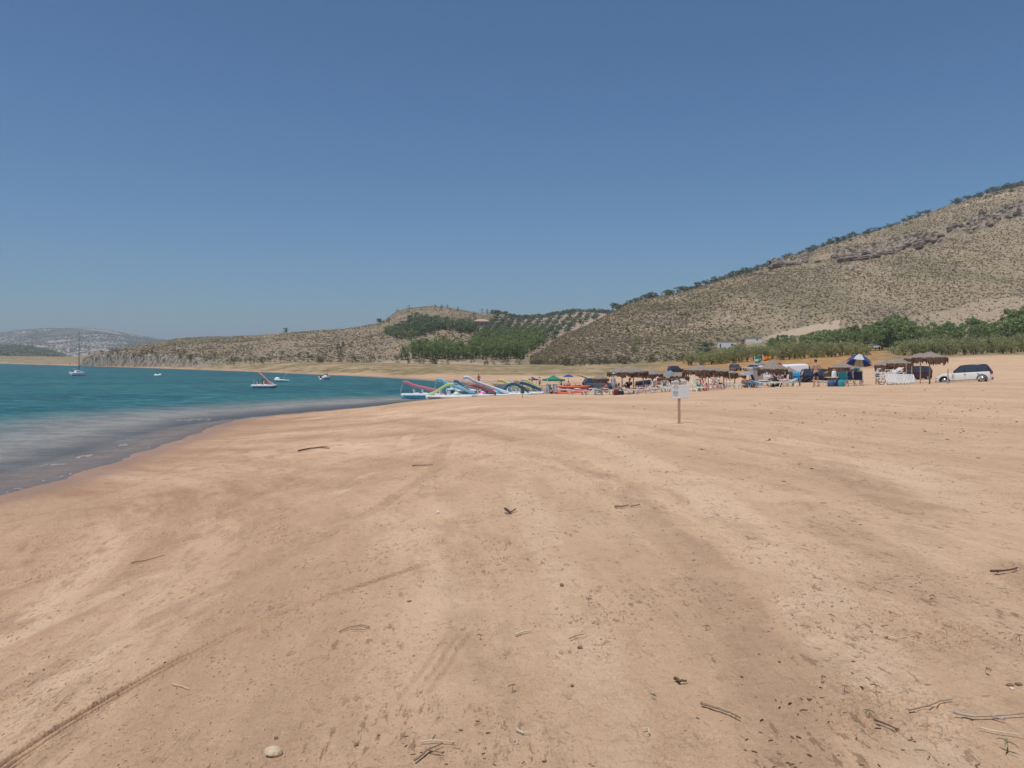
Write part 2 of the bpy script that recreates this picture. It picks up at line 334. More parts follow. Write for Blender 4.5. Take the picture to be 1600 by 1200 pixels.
# ---------------------------------------------------------------- the lake
def water_mat():
    m, nt, p = newmat("lake_water"); nt.nodes.remove(p); out = nt.nodes["Material Output"]
    geo = nt.nodes.new("ShaderNodeNewGeometry").outputs["Position"]; z = attr(nt, "depth")
    sp = nt.nodes.new("ShaderNodeSeparateColor"); nt.links.new(z.outputs["Color"], sp.inputs[0]); dist = sp.outputs[0]
    mp = nt.nodes.new("ShaderNodeMapping"); nt.links.new(geo, mp.inputs[0]); mp.inputs["Rotation"].default_value = (0, 0, math.radians(-12)); mp.inputs["Scale"].default_value = (.42, 1.25, 1)
    w1 = nnode(nt, .75, 6, .66, mp.outputs[0]); w2 = nnode(nt, 2.6, 4, .6, mp.outputs[0]); w3 = nnode(nt, .05, 4, .6, mp.outputs[0])
    b = bump(nt, w1.outputs[0], 1.0, .85); b = bump(nt, w2.outputs[0], 1.0, .16, b)
    for n_ in nt.nodes:
        if n_.bl_idname == 'ShaderNodeBump': nt.links.new(smap(nt, dist, 0, .14, .22, 1.0), n_.inputs['Strength'])
    body = nt.nodes.new("ShaderNodeBsdfDiffuse")
    bc = mixc(nt, smap(nt, w3.outputs[0], .4, .62), (.018, .098, .125), (.028, .140, .148))
    bc = mixc(nt, smap(nt, w1.outputs[0], .47, .62, 0, .55), bc, (.085, .26, .275)); bc = mixc(nt, smap(nt, w2.outputs[0], .45, .30, 0, .45), bc, (.010, .060, .085))  # wave light and shade painted in the body colour: paler crests, darker troughs
    sh = mixc(nt, smap(nt, w1.outputs[0], .56, .40, 0, .5), (.35, .315, .275), (.17, .165, .15)); bc = mixc(nt, smap(nt, dist, .05, .34), sh, bc)  # shallows also get shaded troughs painted in
    nt.links.new(bc, body.inputs[0])
    tr = nt.nodes.new("ShaderNodeBsdfTransparent"); tr.inputs[0].default_value = (.88, .88, .85, 1)
    mx = nt.nodes.new("ShaderNodeMixShader"); nt.links.new(smap(nt, dist, 0.0, .12, .25, 1.0), mx.inputs[0]); nt.links.new(tr.outputs[0], mx.inputs[1]); nt.links.new(body.outputs[0], mx.inputs[2])
    gl = nt.nodes.new("ShaderNodeBsdfGlossy"); gl.inputs["Roughness"].default_value = .12; nt.links.new(b, gl.inputs["Normal"])
    fr = nt.nodes.new("ShaderNodeFresnel"); fr.inputs[0].default_value = 1.33; nt.links.new(b, fr.inputs["Normal"])
    f2 = math_(nt, 'MULTIPLY', fr.outputs[0], 1.0)
    f2 = math_(nt, 'MINIMUM', f2, smap(nt, dist, .0, .4, .75, .36))
    m2 = nt.nodes.new("ShaderNodeMixShader"); nt.links.new(f2, m2.inputs[0]); nt.links.new(mx.outputs[0], m2.inputs[1]); nt.links.new(gl.outputs[0], m2.inputs[2])
    nt.links.new(m2.outputs[0], out.inputs["Surface"]); return m
def build_water():
    th = np.concatenate([np.radians(np.linspace(-170, -37, 40)), np.radians(np.linspace(-36, 6, 420))])
    r = np.concatenate([np.linspace(8, 20, 10), F*4/np.arange(240, 2.6, -1.2)]); r = np.unique(r)
    RR, TH = np.meshgrid(r, th, indexing='ij'); X = (RR*np.sin(TH)).ravel(); Y = (RR*np.cos(TH)).ravel(); s = shore_dist(X, Y)
    amp = smooth01(-s, .3, 4)*.15+.015
    x2 = X*.978+Y*.208; y2 = -X*.208+Y*.978
    Z = WZ+amp*(fbm(x2*.16, y2*.62, 0, 4, 91)+.55*fbm(x2*.5, y2*2.0, 0, 3, 93))*(1-.5*smooth01(np.hypot(X, Y), 60, 200))
    A = np.stack([np.clip(-s/60*(1+7*smooth01(Y, 88, 125)), 0, 1), X*0, X*0, X*0+1], -1)
    keep = s < 6; Fq = grid_faces(len(r), len(th)); Fq = Fq[keep[Fq].any(1)]
    used = np.unique(Fq); idx = np.full(len(X), -1); idx[used] = np.arange(len(used))
    V = np.stack([X, Y, Z], -1)[used]
    return np_mesh("water", V, idx[Fq], water_mat(), True, {"depth": A[used]})
tag(build_water(), kind="structure")

# ---------------------------------------------------------------- hills
def interp_smooth(u, xs, ys):
    i = np.clip(np.searchsorted(xs, u)-1, 0, len(xs)-2); xs = np.array(xs, float); ys = np.array(ys, float)
    t = np.clip((u-xs[i])/(xs[i+1]-xs[i]), 0, 1); m = np.gradient(ys, xs); h = xs[i+1]-xs[i]
    t2 = t*t; t3 = t2*t
    return (2*t3-3*t2+1)*ys[i]+(t3-2*t2+t)*h*m[i]+(-2*t3+3*t2)*ys[i+1]+(t3-t2)*h*m[i+1]
class Hill:
    def __init__(s, uk, yc, dc, db, zb=None, cliff=None, p=.92, amp=3.0, seed=1, nz=1.0):
        s.uk, s.yc, s.dc, s.db, s.zb, s.cliff, s.p, s.amp, s.seed, s.nz = uk, yc, dc, db, zb, cliff, p, amp, seed, nz
    def prof(s, u, t):
        u = np.asarray(u, float); t = np.asarray(t, float)
        yc = interp_smooth(u, s.uk, s.yc); dc = np.interp(u, s.uk, s.dc); db = np.interp(u, s.uk, s.db)
        d = db+(dc-db)*t; X = (u-800)/F*d
        zc = CAMZ-(yc-HY)*dc/F
        xb = (u-800)/F*db; zb = ground(xb, db)-1.0 if s.zb is None else np.interp(u, s.uk, s.zb)
        zb = np.asarray(zb).reshape(t.shape)
        cl = np.interp(u, s.uk, s.cliff) if s.cliff is not None else 0*u
        zc = np.maximum(zc, zb+cl+.5)
        tt = np.clip(t, 0, 1)
        z = zb+cl*smooth01(tt, 0, .05)+(zc-zb-cl)*tt**s.p
        z = np.where(t > 1, zc-(zc-zb)*.8*(t-1)**1.5*1.2-.05*(d-dc), z)
        env = np.clip(tt*6, 0, 1)*np.clip((1.03-t)*8, .12, 1)
        n = s.amp*fbm(X/60*s.nz, d/90*s.nz, 0, 5, s.seed, .52)+s.amp*.30*(-np.abs(fbm(X/38*s.nz, d/120*s.nz, 0, 3, s.seed+5))+.25)
        z = z+env*n
        return X, d, z
    def build(s, name, step, nt_, m, zone):
        u = np.arange(s.uk[0], s.uk[-1]+.1, step); t = np.concatenate([np.linspace(0, .12, max(10, nt_//10)), np.linspace(.125, 1.0, nt_), np.linspace(1.03, 2.0, 14)])
        T, U = np.meshgrid(t, u, indexing='ij'); X, D, Z = s.prof(U.ravel(), T.ravel())
        YP = HY-(Z-CAMZ)*F/D
        Z = Z+s.extra(X, D, Z, U.ravel(), T.ravel(), YP) if hasattr(s, 'extra') else Z
        s.V = (X, D, Z); s.U = u; s.T = t
        A = zone(X, D, Z, U.ravel(), T.ravel(), YP)
        s.ZG = Z.reshape(len(t), len(u)); s.DG = D.reshape(s.ZG.shape)
        return np_mesh(name, np.stack([X, D, Z], -1), grid_faces(len(t), len(u)), m, True, {"zone": A})
    def pt(s, u, y):
        """point of the hill seen at column u, row y"""
        j = int(np.clip(round((u-s.U[0])/(s.U[1]-s.U[0])), 0, len(s.U)-1)); z = s.ZG[:, j]; d = s.DG[:, j]
        Y = HY-(z-CAMZ)*F/d; k = int(np.argmax(Y <= y))
        if Y[k] > y: k = int(np.argmin(Y))
        return ((s.U[j]-800)/F*d[k], d[k], z[k])
def hill_mat(name, cols, rock, soil, s1=.35, blue=None):
    m, nt, p = newmat(name); geo = nt.nodes.new("ShaderNodeNewGeometry").outputs["Position"]; z = attr(nt, "zone")
    sp = nt.nodes.new("ShaderNodeSeparateColor"); nt.links.new(z.outputs["Color"], sp.inputs[0])
    n1 = nnode(nt, s1, 7, .68, geo).outputs[0]; n2 = nnode(nt, s1*.09, 4, .6, geo).outputs[0]; n3 = nnode(nt, s1*3.3, 4, .7, geo).outputs[0]
    c = ramp(nt, n1, [(.32, cols[0]), (.47, cols[1]), (.58, cols[2]), (.72, cols[3])])
    c = mixc(nt, smap(nt, n2, .45, .62, 0, .55), c, cols[4]); c = mixc(nt, smap(nt, n3, .55, .68, 0, .5), c, cols[0])
    rk = ramp(nt, nnode(nt, s1*1.1, 8, .75, geo).outputs[0], [(.46, tuple(v*.22 for v in rock)), (.51, rock), (.7, tuple(min(.9, v*1.3) for v in rock))])  # low end of the ramp paints the shade of crevices and caves
    c = mixc(nt, sp.outputs[0], c, rk); c = mixc(nt, sp.outputs[1], c, soil); c = mixc(nt, sp.outputs[2], c, (.10, .115, .055))
    nt.links.new(c, p.inputs["Base Color"]); p.inputs["Roughness"].default_value = .95; p.inputs["Specular IOR Level"].default_value = .1
    b = bump(nt, n1, .55, 1.0/s1*.35); b = bump(nt, n3, .6, .3/s1*.35, b); nt.links.new(b, p.inputs["Normal"]); return m
EARTH = [(.23, .18, .105), (.33, .255, .17), (.40, .31, .22), (.48, .38, .285), (.33, .265, .16)]
RX = [815, 850, 880, 920, 960, 1000, 1060, 1130, 1200, 1300, 1400, 1500, 1600, 1750, 2000, 2500]
RYC = [562, 545, 525, 508, 489, 471, 458, 436, 415, 381, 351, 315, 289, 266, 255, 300]
right_hill = Hill(RX, RYC, [300, 320, 350, 390, 420, 450, 480, 500, 520, 550, 570, 590, 600, 610, 620, 640],
                  [268, 268, 268, 268, 268, 268, 272, 280, 290, 305, 318, 320, 320, 320, 320, 320], p=.95, amp=4.0, seed=11)
CLX = [1205, 1240, 1300, 1340, 1400, 1450, 1500, 1540, 1600, 1700]; CLY = [418, 411, 403, 398, 384, 376, 362, 346, 332, 318]; CLT = [4, 9, 12, 14, 18, 16, 14, 17, 14, 10]
def r_rock(X, D, U, T, YP):
    cl = np.interp(U, CLX, CLY); th = np.interp(U, CLX, CLT, left=0, right=0); w = fbm(X/14, D/9, 0, 4, 77)
    band = (1-smooth01(np.abs(YP-cl)+w*16+4, th*.30, th*1.0))*(th > 1)
    slab = (1-smooth01(np.hypot((U-955)/75, (YP-545+(U-955)*.12)/22)+w*.25, .75, 1.0))*.9
    slab2 = (1-smooth01(np.hypot((U-1025)/60, (YP-503)/9)+w*.3, .7, 1.0))*.6
    slab3 = (1-smooth01(np.hypot((U-1250)/16, (YP-497)/30)+w*.3, .6, 1.0))*.5
    outc = smooth01(fbm(X/22, D/30, 0, 4, 79), .28, .5)*.5
    return np.clip(band, 0, 1), np.clip(np.maximum.reduce([band, slab, slab2, slab3, outc*smooth01(1-T, .02, .2)]), 0, 1)
def r_extra(X, D, Z, U, T, YP):
    b, _ = r_rock(X, D, U, T, YP)
    st = fbm(X/7, Z/3.5, 0, 4, 81, .6); lay = np.sin(Z*1.3+2*fbm(X/20, D/20, 0, 2, 83))
    return b*(5.0*st+1.3*lay)+b*2.5+.35*fbm(X/3, D/4, 0, 3, 85)*np.clip((1.02-T)*5, 0, 1)
right_hill.extra = r_extra
def r_zone(X, D, Z, U, T, YP):
    _, rk = r_rock(X, D, U, T, YP)
    w = fbm(X/9, D/9, 0, 3, 87)*4
    # graded bank with the track, and the bare slope above the pines
    up = np.interp(U, [1160, 1180, 1240, 1290, 1310], [536, 530, 514, 505, 500]); dn = up+np.interp(U, [1165, 1200, 1312], [5, 9, 14])
    so_ = ((YP > up+w*.3) & (YP < dn) & (U > 1165) & (U < 1312))*1.0
    up2 = np.interp(U, [1415, 1430, 1480, 1530, 1570, 1680], [500, 493, 485, 469, 465, 462])
    so_ = np.maximum(so_, smooth01(YP-up2+w*.4, -1, 1.5)*(U > 1418)*(YP < 530)*.38)
    ridge = (np.abs(YP-np.interp(U, RX, RYC)-7+w*.3) < np.interp(U, [1000, 1020, 1090, 1110, 1480, 1500, 1600], [0, 2.5, 2.2, 0, 0, 2.0, 3]))*.8
    track = (np.abs(YP-(562-(U-862)*.62)) < 2.2)*(U > 858)*(U < 892)*.9
    so_ = np.maximum.reduce([so_, ridge, track])
    gr = smooth01(fbm(X/45, D/60, 0, 3, 89), .05, .4)*.35
    return np.stack([rk*(1-so_), so_, gr*(1-rk), X*0+1], -1)
M_HILL = hill_mat("dry_hillside", EARTH, (.31, .25, .19), (.50, .385, .27))
tag(right_hill.build("hills", 1.5, 300, M_HILL, r_zone), kind="structure")
CX = [118, 140, 160, 200, 260, 300, 360, 400, 440, 480, 520, 560, 600, 620, 650, 700, 750, 780, 810, 860, 900, 960, 1050]
CYC = [566, 553, 549, 541, 535, 531, 526, 523, 519, 517, 517, 513, 501, 487, 480, 481, 489, 494, 500, 495, 491, 491, 497]
center_hill = Hill(CX, CYC, [640, 680, 690, 660, 630, 620, 620, 620, 620, 640, 640, 650, 650, 655, 660, 665, 680, 690, 700, 720, 730, 745, 760],
                   [575, 545, 520, 466, 410, 372, 345, 330, 322, 315, 312, 308, 305, 303, 300, 298, 296, 294, 292, 290, 290, 292, 300],
                   cliff=[1, 8, 9, 8.5, 7, 5, 2.5, 1.2, .6]+[0]*14, p=.86, amp=5.0, seed=23)
def c_extra(X, D, Z, U, T, YP):
    cliffy = np.interp(U, [118, 140, 300, 400], [.6, 1, .7, 0])*smooth01(T, 0, .01)*(1-smooth01(T, .05, .14))
    gul = -np.abs(fbm(X/9, D/40, 0, 3, 101))*3.2+fbm(X/4, D/6, 0, 3, 103)*1.2
    return cliffy*gul+.35*fbm(X/3, D/4, 0, 3, 85)*np.clip((1.02-T)*5, 0, 1)
center_hill.extra = c_extra
def c_zone(X, D, Z, U, T, YP):
    w = fbm(X/9, D/9, 0, 3, 107)
    rk = np.interp(U, [118, 300, 400], [1, .9, 0])*(1-smooth01(T+w*.03, .05, .10)); rk = np.maximum(rk, smooth01(fbm(X/30, D/40, 0, 4, 109), .3, .5)*.4)
    ol = smooth01(U, 800, 840)*(1-smooth01(YP, 522, 534))
    path = (np.abs(U-(851-(YP-533)*.95+w*4)) < 2.6)*(YP > 531)*(YP < 556)*.9
    gr = smooth01(fbm(X/50, D/70, 0, 3, 113), .0, .35)*.5
    pale = (1-smooth01(T+w*.01, .015, .035))*np.interp(U, [300, 420], [.4, .8])
    return np.stack([rk*(1-path), np.maximum.reduce([path, ol*.55, pale]), gr*(1-rk)*(1-ol), X*0+1], -1)
M_HILL2 = hill_mat("brown_hillside", [(.17, .135, .09), (.29, .22, .15), (.37, .285, .20), (.46, .37, .27), (.29, .24, .155)], (.36, .315, .255), (.46, .35, .25))
tag(center_hill.build("hills", 1.5, 240, M_HILL2, c_zone), kind="structure")
far_hill = Hill([-1200, -600, -300, 0, 50, 80, 150, 200, 240, 270, 320, 420], [535, 528, 524, 521, 515, 514, 515, 522, 528, 534, 540, 548],
                [4200]*12, [2700]*12, zb=[4]*12, p=.8, amp=16, seed=37, nz=.22)
far_zone = lambda X, D, Z, U, T, YP: np.stack([X*0, smooth01(fbm(X/420, D/420, 0, 4, 117), -.12, .12)*.85, X*0+.25, X*0+1], -1)
M_FAR = hill_mat("olive_covered_hillside", [(.10, .105, .07), (.15, .14, .09), (.19, .17, .11), (.25, .21, .15), (.12, .13, .08)], (.3, .27, .23), (.66, .52, .44), s1=.03)
tag(far_hill.build("hills", 3, 120, M_FAR, far_zone), kind="structure")
dark_hill = Hill([-1200, -500, -200, 0, 30, 60, 80, 98, 112], [545, 540, 537, 539, 539, 543, 548, 554, 560], [1750]*9, [1150]*9, zb=[6]*9, p=.8, amp=6, seed=43, nz=.5)
M_DARK = hill_mat("bushy_hillside", [(.05, .06, .035), (.08, .085, .05), (.12, .11, .07), (.2, .17, .11), (.07, .08, .045)], (.3, .26, .2), (.35, .28, .2), s1=.09)
tag(dark_hill.build("hills", 3, 80, M_DARK, lambda X, D, Z, U, T, YP: np.stack([X*0, (1-smooth01(T, .02, .06))*.8, X*0, X*0+1], -1)), kind="structure")
# ---------------------------------------------------------------- vegetation
rng = np.random.default_rng(5)
def leaf_mat(name, dark, light, hue=0.0):
    m, nt, p = newmat(name); g = nt.nodes.new("ShaderNodeNewGeometry"); oi = nt.nodes.new("ShaderNodeObjectInfo")
    k = math_(nt, 'ADD', math_(nt, 'MULTIPLY', g.outputs["Random Per Island"], .75), math_(nt, 'MULTIPLY', oi.outputs["Random"], .25))
    c = ramp(nt, k, [(.05, dark), (.95, light)])
    n = nnode(nt, .5, 3, .6, g.outputs["Position"]).outputs[0]
    c = mixc(nt, smap(nt, n, .42, .62, 0, .45), c, tuple(v*.62 for v in dark))
    nt.links.new(c, p.inputs["Base Color"]); p.inputs["Roughness"].default_value = .75; p.inputs["Specular IOR Level"].default_value = .2
    t = nt.nodes.new("ShaderNodeBsdfTranslucent"); nt.links.new(c, t.inputs[0]); mx = nt.nodes.new("ShaderNodeMixShader"); mx.inputs[0].default_value = .45
    nt.links.new(p.outputs[0], mx.inputs[1]); nt.links.new(t.outputs[0], mx.inputs[2]); nt.links.new(mx.outputs[0], nt.nodes["Material Output"].inputs["Surface"])
    return m
def leaves(cent, rad, n, size, flat=.8, seed=0):
    """n leaf-clump quads on the surfaces of the ellipsoids (cent, rad)"""
    g = np.random.default_rng(seed); k = g.integers(0, len(cent), n); cent = np.asarray(cent); rad = np.asarray(rad)
    d = g.normal(size=(n, 3)); d /= np.linalg.norm(d, axis=1)[:, None]; d[:, 2] = np.where(d[:, 2] < -.5, -d[:, 2], d[:, 2])
    c = cent[k]+d*rad[k]*g.uniform(.72, 1.06, n)[:, None]
    nn = d+g.normal(size=(n, 3))*.55; nn /= np.linalg.norm(nn, axis=1)[:, None]
    a = np.cross(nn, g.normal(size=(n, 3))); a /= np.linalg.norm(a, axis=1)[:, None]; b = np.cross(nn, a)
    s = size*g.uniform(.55, 1.3, n)[:, None]
    V = np.stack([c+a*s, c+b*s*flat*.7, c-a*s*.9, c-b*s*flat*.7], 1).reshape(-1, 3)
    return V, np.arange(4*n).reshape(-1, 4)
def tube_np(pts, rads, n=6):
    V = []; Fq = []
    for i, (p, r) in enumerate(zip(pts, rads)):
        for j in range(n): V.append((p[0]+r*math.cos(2*math.pi*j/n), p[1]+r*math.sin(2*math.pi*j/n), p[2]))
    for i in range(len(pts)-1):
        for j in range(n): Fq.append((i*n+j, i*n+(j+1) % n, (i+1)*n+(j+1) % n, (i+1)*n+j))
    return np.array(V), np.array(Fq)
def bare(o):      # keep only the mesh of a template
    me = o.data; bpy.data.objects.remove(o); return me
def join(parts):
    V = []; Fq = []; k = 0
    for v, f in parts: V.append(v); Fq.append(f+k); k += len(v)
    return np.vstack(V), np.vstack(Fq)
M_BARK = mat("bark", (.12, .085, .06), .9, .3, 3)
M_PINE = leaf_mat("pine_leaves", (.15, .20, .075), (.42, .52, .20))
M_TAM = leaf_mat("tamarisk_leaves", (.28, .29, .12), (.58, .58, .28))
M_OLV = leaf_mat("olive_leaves", (.10, .13, .08), (.29, .34, .21))
M_SHR = leaf_mat("shrub_leaves", (.065, .068, .036), (.170, .160, .090))
def crown_mesh(kind, seed, leaves_n):
    g = np.random.default_rng(seed); C = []; Rr = []
    if kind == 'pine':      # rounded, upright crown, unit height 1
        for i in range(15):
            z = g.uniform(.08, .92); w = .36*math.sin(math.pi*min(1, (1.05-z)*1.15)**.8)+.04; a = g.uniform(0, 6.28); r = w*g.uniform(.2, .95)
            C.append((r*math.cos(a), r*math.sin(a), z)); Rr.append((g.uniform(.09, .18),)*2+(g.uniform(.08, .14),))
        C.append((0, 0, .50)); Rr.append((.27, .27, .36)); s = .052
    elif kind == 'tam':     # wide bush down to the ground
        for i in range(16):
            a = g.uniform(0, 6.28); r = g.uniform(.1, .62); z = g.uniform(.15, .85)*(1-.5*r)
            C.append((r*math.cos(a), r*math.sin(a), z)); Rr.append((g.uniform(.14, .26),)*2+(g.uniform(.12, .24),))
        C.append((0, 0, .4)); Rr.append((.5, .5, .4)); s = .055
    elif kind == 'olive':
        for i in range(10):
            a = g.uniform(0, 6.28); r = g.uniform(.05, .42); z = g.uniform(.30, .85)-.25*r
            C.append((r*math.cos(a), r*math.sin(a), z)); Rr.append((g.uniform(.14, .25),)*2+(g.uniform(.12, .2),))
        C.append((0, 0, .48)); Rr.append((.40, .40, .36)); s = .075
    elif kind == 'cyp':
        for i in range(9): C.append((0, 0, .12+i*.1)); Rr.append((.10-.008*i,)*2+(.10,))
        s = .04
    return leaves(C, Rr, leaves_n, s, seed=seed)
def trunk_mesh(kind, seed):
    g = np.random.default_rng(seed+50)
    if kind == 'tam':
        P = []
        for i in range(5):
            a = g.uniform(0, 6.28); P.append(tube_np([(0, 0, -.1), (.12*math.cos(a), .12*math.sin(a), .2), (.35*math.cos(a), .35*math.sin(a), .5)], [.03, .022, .01], 5))
        return join(P)
    h = {'pine': .62, 'olive': .5, 'cyp': .4}[kind]; b = tube_np([(0, 0, -.08), (.01, 0, h*.4), (.0, .02, h)], [.035, .026, .015], 6); P = [b]
    for i in range(4):
        a = g.uniform(0, 6.28); z = h*g.uniform(.5, .8); P.append(tube_np([(0, 0, z), (.12*math.cos(a), .12*math.sin(a), z+.12), (.24*math.cos(a), .24*math.sin(a), z+.2)], [.018, .012, .006], 5))
    return join(P)
TREES = {}
def tree_proto(kind, lm, n, nv=5):
    L = []
    for i in range(nv):
        c = bare(np_mesh(kind+"_crown", *crown_mesh(kind, 100+i*7+len(kind), n), lm, False))
        t = bare(np_mesh(kind+"_trunk", *trunk_mesh(kind, i), M_BARK, True)); L.append((c, t))
    TREES[kind] = L
tree_proto('pine', M_PINE, 620, 6); tree_proto('tam', M_TAM, 520, 6); tree_proto('olive', M_OLV, 420, 5); tree_proto('cyp', M_PINE, 200, 2)
SHRUB = []
for i in range(4):
    V, Fq = crown_mesh('tam', 300+i, 220); SHRUB.append(bare(np_mesh("shrub_m", V, Fq, M_SHR, False)))
OLV_S = []   # olive seen from far: crown and trunk in one small mesh
for i in range(4):
    V, Fq = crown_mesh('olive', 400+i, 260); t = trunk_mesh('olive', i)
    V2, F2 = join([(V, Fq), t]); k = np.zeros(len(F2), int); k[len(Fq):] = 1
    OLV_S.append(bare(np_mesh("olive_m", V2, F2, None, False, mats=[M_OLV, M_BARK], midx=k)))
PIN_S = []
for i in range(4):
    V, Fq = crown_mesh('pine', 500+i, 320); t = trunk_mesh('pine', i)
    V2, F2 = join([(V, Fq), t]); k = np.zeros(len(F2), int); k[len(Fq):] = 1
    PIN_S.append(bare(np_mesh("pine_m", V2, F2, None, False, mats=[M_PINE, M_BARK], midx=k)))
def plant(kind, name, loc, h, w, label, group, cat="tree", parts=True):
    c, t = R.choice(TREES[kind]); e = bpy.data.objects.new(name, None); COL.objects.link(e); e.location = loc
    e.rotation_euler = (0, 0, R.uniform(0, 6.28)); e.scale = (w, w, h); e.empty_display_size = .1
    for n_, me in (("crown", c), ("trunk", t)):
        o = bpy.data.objects.new(n_, me); COL.objects.link(o); o.parent = e
    return tag(e, label, cat, group)
def plant1(meshes, name, loc, h, w, label, group, cat):
    o = bpy.data.objects.new(name, R.choice(meshes)); COL.objects.link(o); o.location = loc; o.scale = (w, w, h)
    o.rotation_euler = (0, 0, R.uniform(0, 6.28)); return tag(o, label, cat, group)
# tamarisk belt at the back of the beach
for k in range(112):
    u = 1078+k*(1720-1078)/112+R.uniform(-5, 5)
    yb = np.interp(u, [1078, 1150, 1250, 1350, 1400, 1500, 1600, 1720], [566, 562, 556, 554, 553.5, 552, 547, 543])
    for row in range(2):
        if 1356 < u < 1394: continue
        d = 236+row*13+R.uniform(-5, 5)-(u > 1400)*14; x = (u-800)/F*d; z = G(x, d)
        z = max(z, zpix(yb, d)-1.0) if row == 0 else max(z, zpix(yb-6, d)-1)
        top = np.interp(u, [1078, 1110, 1150, 1250, 1330, 1356, 1394, 1420, 1500, 1580, 1720], [550, 548, 541, 534, 531, 540, 541, 528, 527, 524, 520])-row*4+R.uniform(-3.5, 3)
        h = max(1.4, (zpix(top, d)-z)); 
        plant('tam', 'tamarisk', (x, d, z-.2), h*1.05, R.uniform(2.3, 3.6), "olive green tamarisk in the %s row of the belt %s of the sandy gap" % (("front", "rear")[row], "left" if u < 1375 else "right"), "%s row tamarisks %s of the gap" % (("front", "rear")[row], "left" if u < 1375 else "right"), "bush")
# darker pines behind them
for k in range(92):
    u = 1130+k*(1760-1130)/92+R.uniform(-6, 6)
    for row in range(3):
        d = 268+row*17+R.uniform(-6, 6); x = (u-800)/F*d
        z = zpix(np.interp(u, [1130, 1300, 1600, 1760], [549, 545, 538, 536])-row*5, d)
        top = np.interp(u, [1130, 1160, 1200, 1214, 1228, 1245, 1262, 1300, 1345, 1372, 1392, 1404, 1424, 1440, 1470, 1500, 1510, 1536, 1545, 1566, 1574, 1600, 1760],
                        [541, 537, 530, 519, 518, 527, 517, 510, 506, 502, 491, 487, 498, 508, 499, 505, 496, 493, 502, 500, 483, 477, 469])+(2-row)*5+R.uniform(-1, 4)
        if z > zpix(top, d)-2: continue
        h = zpix(top, d)-z
        if row < 2 and h > 13: h *= .9
        plant('pine', 'pine_tree', (x, d, z-.3), h, R.uniform(6.0, 8.5)*np.clip(h/8, .7, 1.3), "dark green pine in the %s row behind the tamarisks, %s of the sandy gap" % (("front", "middle", "back")[row], "left" if u < 1375 else "right"), "%s row pines %s of the gap" % (("front", "middle", "back")[row], "left" if u < 1375 else "right"), "tree")
# the lone bushes by the white house and the ivy-dark clump on the slab
plant('olive', 'carob_tree', (lambda p: (p[0], p[1], p[2]-1.6))(right_hill.pt(1101, 551)), 6.2, 7.5, "round dark carob bush left of the white house", None, "tree")
for u, y, h, w in ((990, 549, 5.2, 4.8), (997, 538, 4, 5)):
    x, d, z = right_hill.pt(u, y); plant('tam', 'ivy_bush', (x, d, z-.6), h, w*.55, "black-green evergreen bush clinging to the grey rock slab" if u == 990 else "smaller evergreen bush just above the one on the rock slab", None, "bush")
# olives along the crest of the right hill
k = 0
for u in np.arange(962, 1700, 4.6):
    if R.random() < .12 or fbm([u/30], [0.5], 0, 2, 5)[0] < -.55: continue
    uu = u+R.uniform(-2, 2); yc = float(interp_smooth(np.array([uu]), RX, RYC)[0]); dc = float(np.interp(uu, RX, right_hill.dc))
    for row in ((0, 1) if uu > 1010 else (0,)):
        if row and R.random() < .45: continue
        t = 1.0 if row == 0 else R.uniform(.93, .985)
        X, D, Z = right_hill.prof(np.array([uu]), np.array([t])); h = R.choice((2.0, 3.0, 3.8, 4.4, 5.2))*R.uniform(.8, 1.2)*(.7 if row else 1)
        plant1(OLV_S, 'olive_tree', (float(X[0]), float(D[0]), float(Z[0])-.25*h), h, h*R.uniform(.9, 1.6), "grey-green olive tree in the row along the crest of the rocky hill", "olives on the crest of the rocky hill", "tree")
# shrubs: dark dots over both hillsides
def shrub(x, d, z, h, w, label, group, name='shrub'): plant1(SHRUB, name, (x, d, z-.25*h), h*1.2, w*.62, label, group, "bush")
for k in range(105):
    u = R.uniform(930, 1640); yc = float(interp_smooth(np.array([u]), RX, RYC)[0]); y = R.uniform(yc+12, 540)
    x, d, z = right_hill.pt(u, y); s = R.uniform(.8, 2.2); shrub(x, d, z, s, s*1.3, "low dark shrub dotted on the dry face of the rocky hill", "shrubs on the rocky hill")
for u, y, s in [(1320, 403, 4), (1310, 404, 3.5), (1340, 399, 3), (1364, 394, 3), (1430, 382, 3.2), (1487, 362, 3.4), (1500, 351, 3), (1536, 338, 3.6), (1553, 345, 3), (1440, 388, 2.6), (1332, 426, 3), (1341, 430, 2.4), (1407, 404, 2.6), (1416, 397, 2.4),
                (1172, 431, 4), (1188, 430, 3), (1205, 425, 3), (1222, 417, 3.4), (1064, 494, 3), (1071, 493, 3), (922, 545, 2.6), (949, 551, 1.8), (1143, 498, 2.4), (1192, 509, 2.6), (1570, 327, 3), (1360, 360, 3), (1390, 352, 3.2), (1255, 395, 3), (1290, 385, 3.5), (1235, 392, 4)]:
    x, d, z = right_hill.pt(u, y); shrub(x, d, z, s*.8, s*1.15, "larger dark shrub among the pale crags of the rocky hill", "bushes among the crags")
for k in range(90):
    u = R.uniform(135, 850); yc = float(interp_smooth(np.array([u]), CX, CYC)[0]); y = R.uniform(yc+5, 553)
    x, d, z = center_hill.pt(u, y); s = R.uniform(.9, 2.4); shrub(x, d, z, s, s*1.3, "low dark shrub dotted on the brown hill across the lake", "shrubs on the brown hill")
